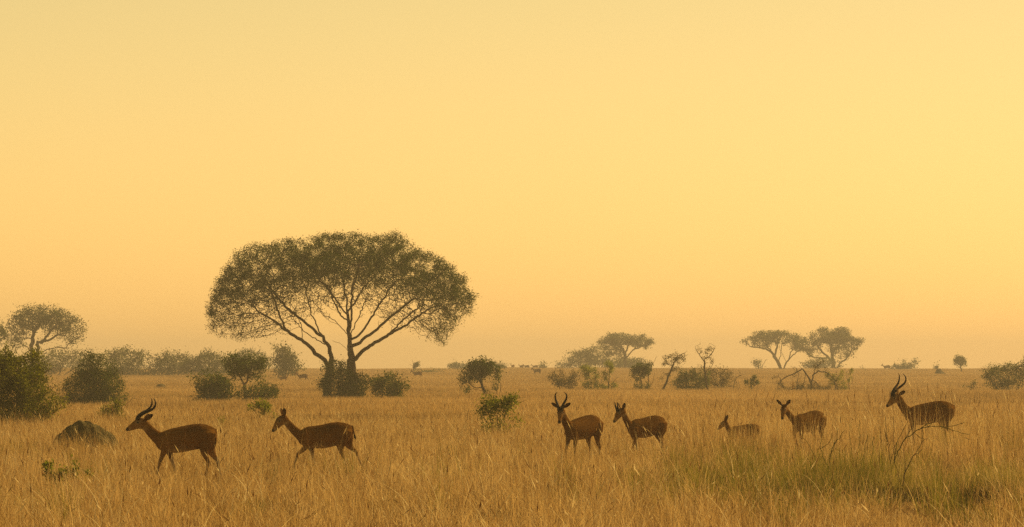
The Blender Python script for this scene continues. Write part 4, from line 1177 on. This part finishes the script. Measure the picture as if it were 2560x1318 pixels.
LEGS_STAND = {
    'fn': (-.085, [(745, 740, .130, .058), (742, 850, .086, .053), (742, 910, .058, .044), (730, 1045, .033, .028), (725, 1130, .021, .019), (712, 1232, .026, .022), (702, 1275, .023, .021), (690, 1322, .029, .025)]),
    'ff': (.085, [(760, 740, .130, .058), (740, 860, .084, .053), (720, 930, .055, .042), (680, 1040, .033, .028), (655, 1125, .021, .019), (630, 1225, .026, .022), (620, 1270, .023, .021), (605, 1320, .029, .025)]),
    'rn': (-.095, [(1305, 650, .170, .078), (1300, 770, .140, .073), (1275, 870, .092, .057), (1300, 950, .056, .041), (1345, 1030, .037, .030), (1342, 1125, .024, .020), (1332, 1238, .027, .022), (1318, 1282, .023, .021), (1300, 1324, .029, .025)]),
    'rf': (.095, [(1320, 655, .170, .078), (1285, 775, .135, .072), (1235, 870, .090, .056), (1250, 950, .056, .041), (1288, 1032, .037, .030), (1280, 1125, .024, .020), (1262, 1238, .027, .022), (1246, 1282, .023, .021), (1230, 1324, .029, .025)]),
}
# head drawn in profile; offsets from the joint with the neck (drawing units; third value sideways in metres)
HEAD = [(40, -5, .070, .050), (5, 0, .098, .064), (-45, 5, .104, .068), (-95, -4, .093, .066), (-140, -28, .076, .054), (-180, -50, .058, .043), (-215, -68, .046, .036), (-243, -80, .034, .031), (-256, -86, .020, .022)]
HORN = [(-92, 70, .030), (-78, 100, .036), (-25, 142, .062), (45, 172, .098), (95, 198, .124), (128, 238, .134), (140, 282, .126), (134, 316, .104), (118, 345, .080)]
SPIKE = [(-88, 70, .030), (-84, 115, .040), (-72, 165, .050), (-56, 215, .056)]


def kob(name, label, px, d, scale=1.0, yaw=0.0, torso=TORSO, legs=LEGS_WALK, poll=(445, 515, 0.0), neck=None, pitch=0.0, head_yaw=0.0,
        horns=None, horn_scale=1.0, ear_dir=None, ear_len=0.19, tail=None, group='antelopes walking through the grass', neck_w=1.0, dark=1.0, ear_front=0.55):
    X = (px - CX) / F * d
    root = empty(name, (X, d, float(T(X, d))), R(yaw))
    root.scale = (scale,) * 3
    tag(root, label, 'antelope', group)
    parts = []          # (verts, faces, colour function)

    def add(vf, col):
        parts.append((vf[0], vf[1], col))
    # trunk of the body
    rings = [(dx(a), 0, (dz(t) + dz(b)) / 2, (dz(t) - dz(b)) / 2, wv) for a, t, b, wv in torso]
    def torso_col(p):
        z = p[2]
        if z < dz(868):
            return PALE
        if z > dz(600):
            return COATD
        return COAT
    add(loft(rings, up=(0, 0, 1), NS=20), torso_col)
    # neck
    px_, pz_ = dx(poll[0]), dz(poll[1])
    py_ = poll[2]
    b0 = (dx(720), 0.0, dz(752))
    nn = 6
    c1 = (dx(575), py_ * 0.15, dz(690)) if neck is None else (dx(neck[0]), py_ * 0.15, dz(neck[1]))
    rings = []
    hs = [.165, .135, .112, .098, .090, .086]; ws = [.105, .085, .070, .062, .058, .056]
    for i in range(nn):
        t = i / (nn - 1)
        q = [(1 - t) ** 2 * a + 2 * t * (1 - t) * b + t * t * c for a, b, c in zip(b0, c1, (px_ + .012, py_, pz_ - .01))]
        rings.append((*q, hs[i] * neck_w, ws[i] * neck_w))
    def neck_col(p):
        return COATL if p[0] < dx(470) and p[2] < pz_ - 0.06 else COAT
    add(loft(rings), neck_col)
    # legs
    for key, (yy, pts) in legs.items():
        a0, b0_, h0, w0 = pts[0]
        pts = [(a0, b0_ - 70, h0 * 0.30, w0 * 0.25), (a0, b0_ - 42, h0 * 0.70, w0 * 0.62)] + pts
        def leg_col(p, key=key, yy=yy):
            if p[2] < 0.055:
                return BLACK
            if p[2] < dz(1000):
                inner = (p[1] - yy) * (1 if yy < 0 else -1) > 0.004
                return PALE if inner else ((0.07, 0.035, 0.016) if key[0] == 'f' else COATD)
            if p[2] < dz(880):
                return COATL if key[0] == 'r' and abs(p[1]) < abs(yy) else COAT
            return COAT
        add(loft([(dx(a), yy * (1.0 if i > 4 else (0.8 if i < 2 else 1.10)), dz(b), h, wv) for i, (a, b, h, wv) in enumerate(pts)], NS=10), leg_col)
    # tail
    tl = tail or [(1418, 590), (1432, 640), (1425, 720), (1412, 770)]
    tr = [.030, .020, .015, .024, .012]
    add(loft([(dx(a), 0, dz(b), tr[min(i, 4)], tr[min(i, 4)]) for i, (a, b) in enumerate(tl)], NS=8), lambda p: COAT if p[2] > dz(tl[-1][1]) + .09 else BLACK)
    # head, ears
    HM = Matrix.Translation((px_, py_, pz_)) @ Matrix.Rotation(R(head_yaw), 4, 'Z') @ Matrix.Rotation(-R(pitch), 4, 'Y')

    def hl(a, b, y=0.0):
        return (a / U, y, b / U)

    def to_body(v):
        return np.array([HM @ Vector(p) for p in v])
    eye = [Vector(hl(-100, 18, s * .058)) for s in (-1, 1)]
    hi = HM.inverted()
    def head_col(p):
        q = hi @ Vector(p)
        for e in eye:
            if (q - e).length < 0.026:
                return WHITE
        if q.x < -238 / U:
            return BLACK
        if q.x < -205 / U and q.z < -62 / U:
            return WHITE
        if q.z < -50 / U and q.x > -120 / U:
            return PALE
        return COATD if q.z > 60 / U else COATL
    v, f = loft([(*hl(a, b), h, wv) for a, b, h, wv in HEAD])
    add((to_body(v), f), head_col)
    for s in (-1, 1):
        ed = Vector(ear_dir or (0.70, 0.42, 0.58)); ed = Vector((ed.x, ed.y * s, ed.z)).normalized()
        eb = Vector(hl(2, 48, s * .048))
        side = ed.cross(Vector((-ear_front, s * (1.25 - ear_front), 0.1))).normalized()
        prof = [(0.0, .020, .016), (.15, .034, .013), (.4, .050, .011), (.65, .050, .010), (.87, .034, .009), (1.0, .012, .007)]
        rg_ = [(*(eb + ed * ear_len * t), 0, 0) for t, _, _ in prof]
        c = np.array([r[:3] for r in rg_]); sd_ = np.array(side); nm = np.cross(np.array(ed), sd_)
        V = []; Fc = []
        NSE = 10
        for (t, a, b), q in zip(prof, c):
            for k in range(NSE):
                an = 2 * math.pi * k / NSE
                V.append(q + sd_ * math.cos(an) * a + nm * math.sin(an) * b)
        for i in range(len(prof) - 1):
            for k in range(NSE):
                k2 = (k + 1) % NSE
                Fc.append((i * NSE + k, i * NSE + k2, (i + 1) * NSE + k2, (i + 1) * NSE + k))
        Fc.append(tuple(range(NSE))[::-1]); Fc.append(tuple(range((len(prof) - 1) * NSE, len(prof) * NSE)))
        tipb = HM @ (eb + ed * ear_len)
        add((to_body(V), Fc), lambda p, tb=tipb: BLACK if (Vector(p) - tb).length < 0.05 else COATD)
    # join, fuse to one skin
    V = []; Fc = []; Cc = []
    for v, f, col in parts:
        o = len(V)
        V.extend(v); Fc.extend([tuple(i + o for i in q) for q in f])
        Cc.extend([col(p) for p in v])
    me = bpy.data.meshes.new('body')
    me.from_pydata([tuple(p) for p in V], [], Fc)
    me.update()
    tmp = bpy.data.objects.new('body_tmp', me)
    COL.objects.link(tmp)
    import bmesh
    bm = bmesh.new(); bm.from_mesh(me); bmesh.ops.recalc_face_normals(bm, faces=bm.faces); bm.to_mesh(me); bm.free()
    r_ = tmp.modifiers.new('r', 'REMESH'); r_.mode = 'VOXEL'; r_.voxel_size = 0.0085
    s_ = tmp.modifiers.new('s', 'SMOOTH'); s_.factor = 0.5; s_.iterations = 8
    dg = bpy.context.evaluated_depsgraph_get()
    nm_ = bpy.data.meshes.new_from_object(tmp.evaluated_get(dg))
    bpy.data.objects.remove(tmp)
    nm_.name = 'body'
    kd = kdtree.KDTree(len(V))
    for i, p in enumerate(V):
        kd.insert(Vector(p), i)
    kd.balance()
    cols = np.ones((len(nm_.vertices), 4), np.float32)
    Ca = np.array(Cc)
    for i, vv in enumerate(nm_.vertices):
        hits = kd.find_n(vv.co, 4)
        wt = np.array([1.0 / (h[2] + 0.004) for h in hits])
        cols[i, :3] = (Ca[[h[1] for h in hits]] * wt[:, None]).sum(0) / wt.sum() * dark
    # eye rings and nose keep a crisp edge
    for i, vv in enumerate(nm_.vertices):
        q = hi @ vv.co
        if q.x < 0.0 and any((q - e).length < 0.024 and q.x > -112 / U for e in eye):
            cols[i, :3] = WHITE
        elif q.x < -240 / U and -0.2 < q.z < 0 and abs(q.y) < 0.05:
            cols[i, :3] = BLACK
    ca = nm_.color_attributes.new('coat', 'FLOAT_COLOR', 'POINT')
    ca.data.foreach_set('color', cols.ravel())
    nm_.materials.clear(); nm_.materials.append(M['fur'])
    nm_.polygons.foreach_set('use_smooth', [True] * len(nm_.polygons))
    body = bpy.data.objects.new('body', nm_)
    COL.objects.link(body); body.parent = root
    # eyes
    for e in eye:
        ev = []; ef = []
        for a in range(7):
            for b in range(10):
                th = math.pi * a / 6; ph = 2 * math.pi * b / 10
                ev.append(e + Vector((math.sin(th) * math.cos(ph) * .019, math.cos(th) * .014, math.sin(th) * math.sin(ph) * .016)))
        for a in range(6):
            for b in range(10):
                b2 = (b + 1) % 10
                ef.append((a * 10 + b, a * 10 + b2, (a + 1) * 10 + b2, (a + 1) * 10 + b))
        mesh_obj('eye', to_body(ev), ef, M['eye'], root)
    # horns: ringed, lyre shaped
    if horns:
        base = Vector(hl(horns[0][0], horns[0][1] - 22, 0))
        for s in (-1, 1):
            pts = [Vector(hl(a, b, s * y)) for a, b, y in horns]
            b0_ = pts[0].copy()
            pts = [b0_ + Vector(((p - b0_).x * horn_scale, (p - b0_).y * (0.55 + 0.45 * horn_scale), (p - b0_).z * horn_scale)) for p in pts]
            pts = [pts[0] + Vector((0.0, 0, -0.03))] + pts
            # resample with a smooth curve
            arr = np.array(pts); t0 = np.linspace(0, 1, len(arr)); t1 = np.linspace(0, 1, 34)
            cs = np.stack([np.interp(t1, t0, arr[:, k]) for k in range(3)], 1)
            for _ in range(3):
                cs[1:-1] = (cs[:-2] + 2 * cs[1:-1] + cs[2:]) / 4
            rr = 0.028 * (1 - t1 ** 1.5) ** 0.9 + 0.0045
            rr = rr * (1 + 0.09 * np.sin(t1 * 95) * (t1 < 0.72))
            mesh_obj('horn', *loft([(*to_body([q])[0], r1, r1) for q, r1 in zip(cs, rr)], NS=9), M['horn'], root)
    return root


k1 = kob('male_antelope', 'male antelope with curved back horns walking beside the dark termite mound', 462, 88, 1.0, 4, head_yaw=16, horns=HORN, horn_scale=1.0)
k2 = kob('female_antelope', 'hornless antelope in long stride behind the first horned male, tail hanging free', 810, 92, 0.95, 3, torso=FEM_TORSO, legs=LEGS_STRIDE,
         poll=(408, 468, 0), neck=(560, 680), pitch=25, head_yaw=20, ear_dir=(0.30, 0.28, 0.95), ear_len=0.175, neck_w=0.86,
         tail=[(1418, 575), (1440, 600), (1452, 670), (1472, 745), (1480, 775)])
k3 = kob('male_antelope', 'horned antelope turning its face to the viewer, horns curving in like a lyre', 1456, 102, 1.0, 50, legs=LEGS_STAND,
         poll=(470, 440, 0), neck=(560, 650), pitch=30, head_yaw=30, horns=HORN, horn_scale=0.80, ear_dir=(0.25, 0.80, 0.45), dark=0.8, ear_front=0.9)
k4 = kob('young_male_antelope', 'young antelope with two short straight horn spikes', 1614, 107, 0.94, 38, torso=FEM_TORSO, legs=LEGS_WALK,
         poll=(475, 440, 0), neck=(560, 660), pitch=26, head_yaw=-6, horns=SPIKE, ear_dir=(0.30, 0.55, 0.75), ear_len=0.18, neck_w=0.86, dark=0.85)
k5 = kob('antelope_calf', 'small calf almost hidden in the tall grass', 1857, 111, 0.68, 8, torso=FEM_TORSO, legs=LEGS_STAND,
         poll=(560, 500, 0), neck=(620, 690), pitch=18, head_yaw=5, ear_dir=(0.55, 0.30, 0.85), ear_len=0.24, neck_w=0.9)
k6 = kob('female_antelope', 'hornless antelope facing the viewer with ears spread in a V', 2019, 107, 0.93, 47, torso=FEM_TORSO, legs=LEGS_STAND,
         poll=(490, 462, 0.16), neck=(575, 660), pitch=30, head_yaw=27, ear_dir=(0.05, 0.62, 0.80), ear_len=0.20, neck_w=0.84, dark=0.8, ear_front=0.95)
k7 = kob('male_antelope', 'male antelope with the longest ridged lyre horns, belly deep in grass', 2321, 106, 1.0, 6, legs=LEGS_STAND,
         poll=(490, 465, 0), neck=(585, 670), pitch=14, head_yaw=22, horns=HORN, horn_scale=1.12, ear_dir=(0.75, 0.55, 0.35), ear_len=0.17)

# far away members of the herd: the same animal, too small to show parts
def far_kob(src, label, px, d, scale, yaw):
    X = photo_xy(px, d)
    b = next(c for c in src.children if c.name.startswith('body')).copy()
    b.name = 'distant_antelope'
    COL.objects.link(b)
    b.parent = None
    b.matrix_parent_inverse = Matrix.Identity(4)
    b.location = (X, d, float(T(X, d)) + 0.05)
    b.rotation_euler = (0, 0, R(yaw))
    b.scale = (scale,) * 3
    tag(b, label, 'antelope', 'antelopes far off on the plain')


bpy.context.view_layer.update()
far_kob(k2, 'distant antelope walking between the dark round bush and the big tree', 757, 560, 0.95, 10)
far_kob(k2, 'faint distant antelope lower in the grass just beyond the small spreading tree', 708, 560, 0.72, 20)
far_kob(k2, 'distant antelope alone on the plain beyond the bush by the big tree', 1044, 640, 0.95, 5)
far_kob(k6, 'distant antelope on the open slope below the four skyline animals', 1343, 700, 1.0, 15)
far_kob(k2, 'tiny antelope on the skyline with head raised, first of the file from the big tree', 1282, 985, 1.0, 60)
far_kob(k6, 'tiny skyline antelope seen end on, second of the file', 1304, 1000, 0.9, 40)
far_kob(k2, 'tiny skyline antelope side on, third of the file', 1317, 985, 0.9, 0)
far_kob(k2, 'tiny skyline antelope nearest the small round skyline tree, last of the file', 1338, 985, 0.9, 0)
far_kob(k2, 'lone antelope standing on the skyline beside the pale dome bush', 2217, 930, 1.1, 5)
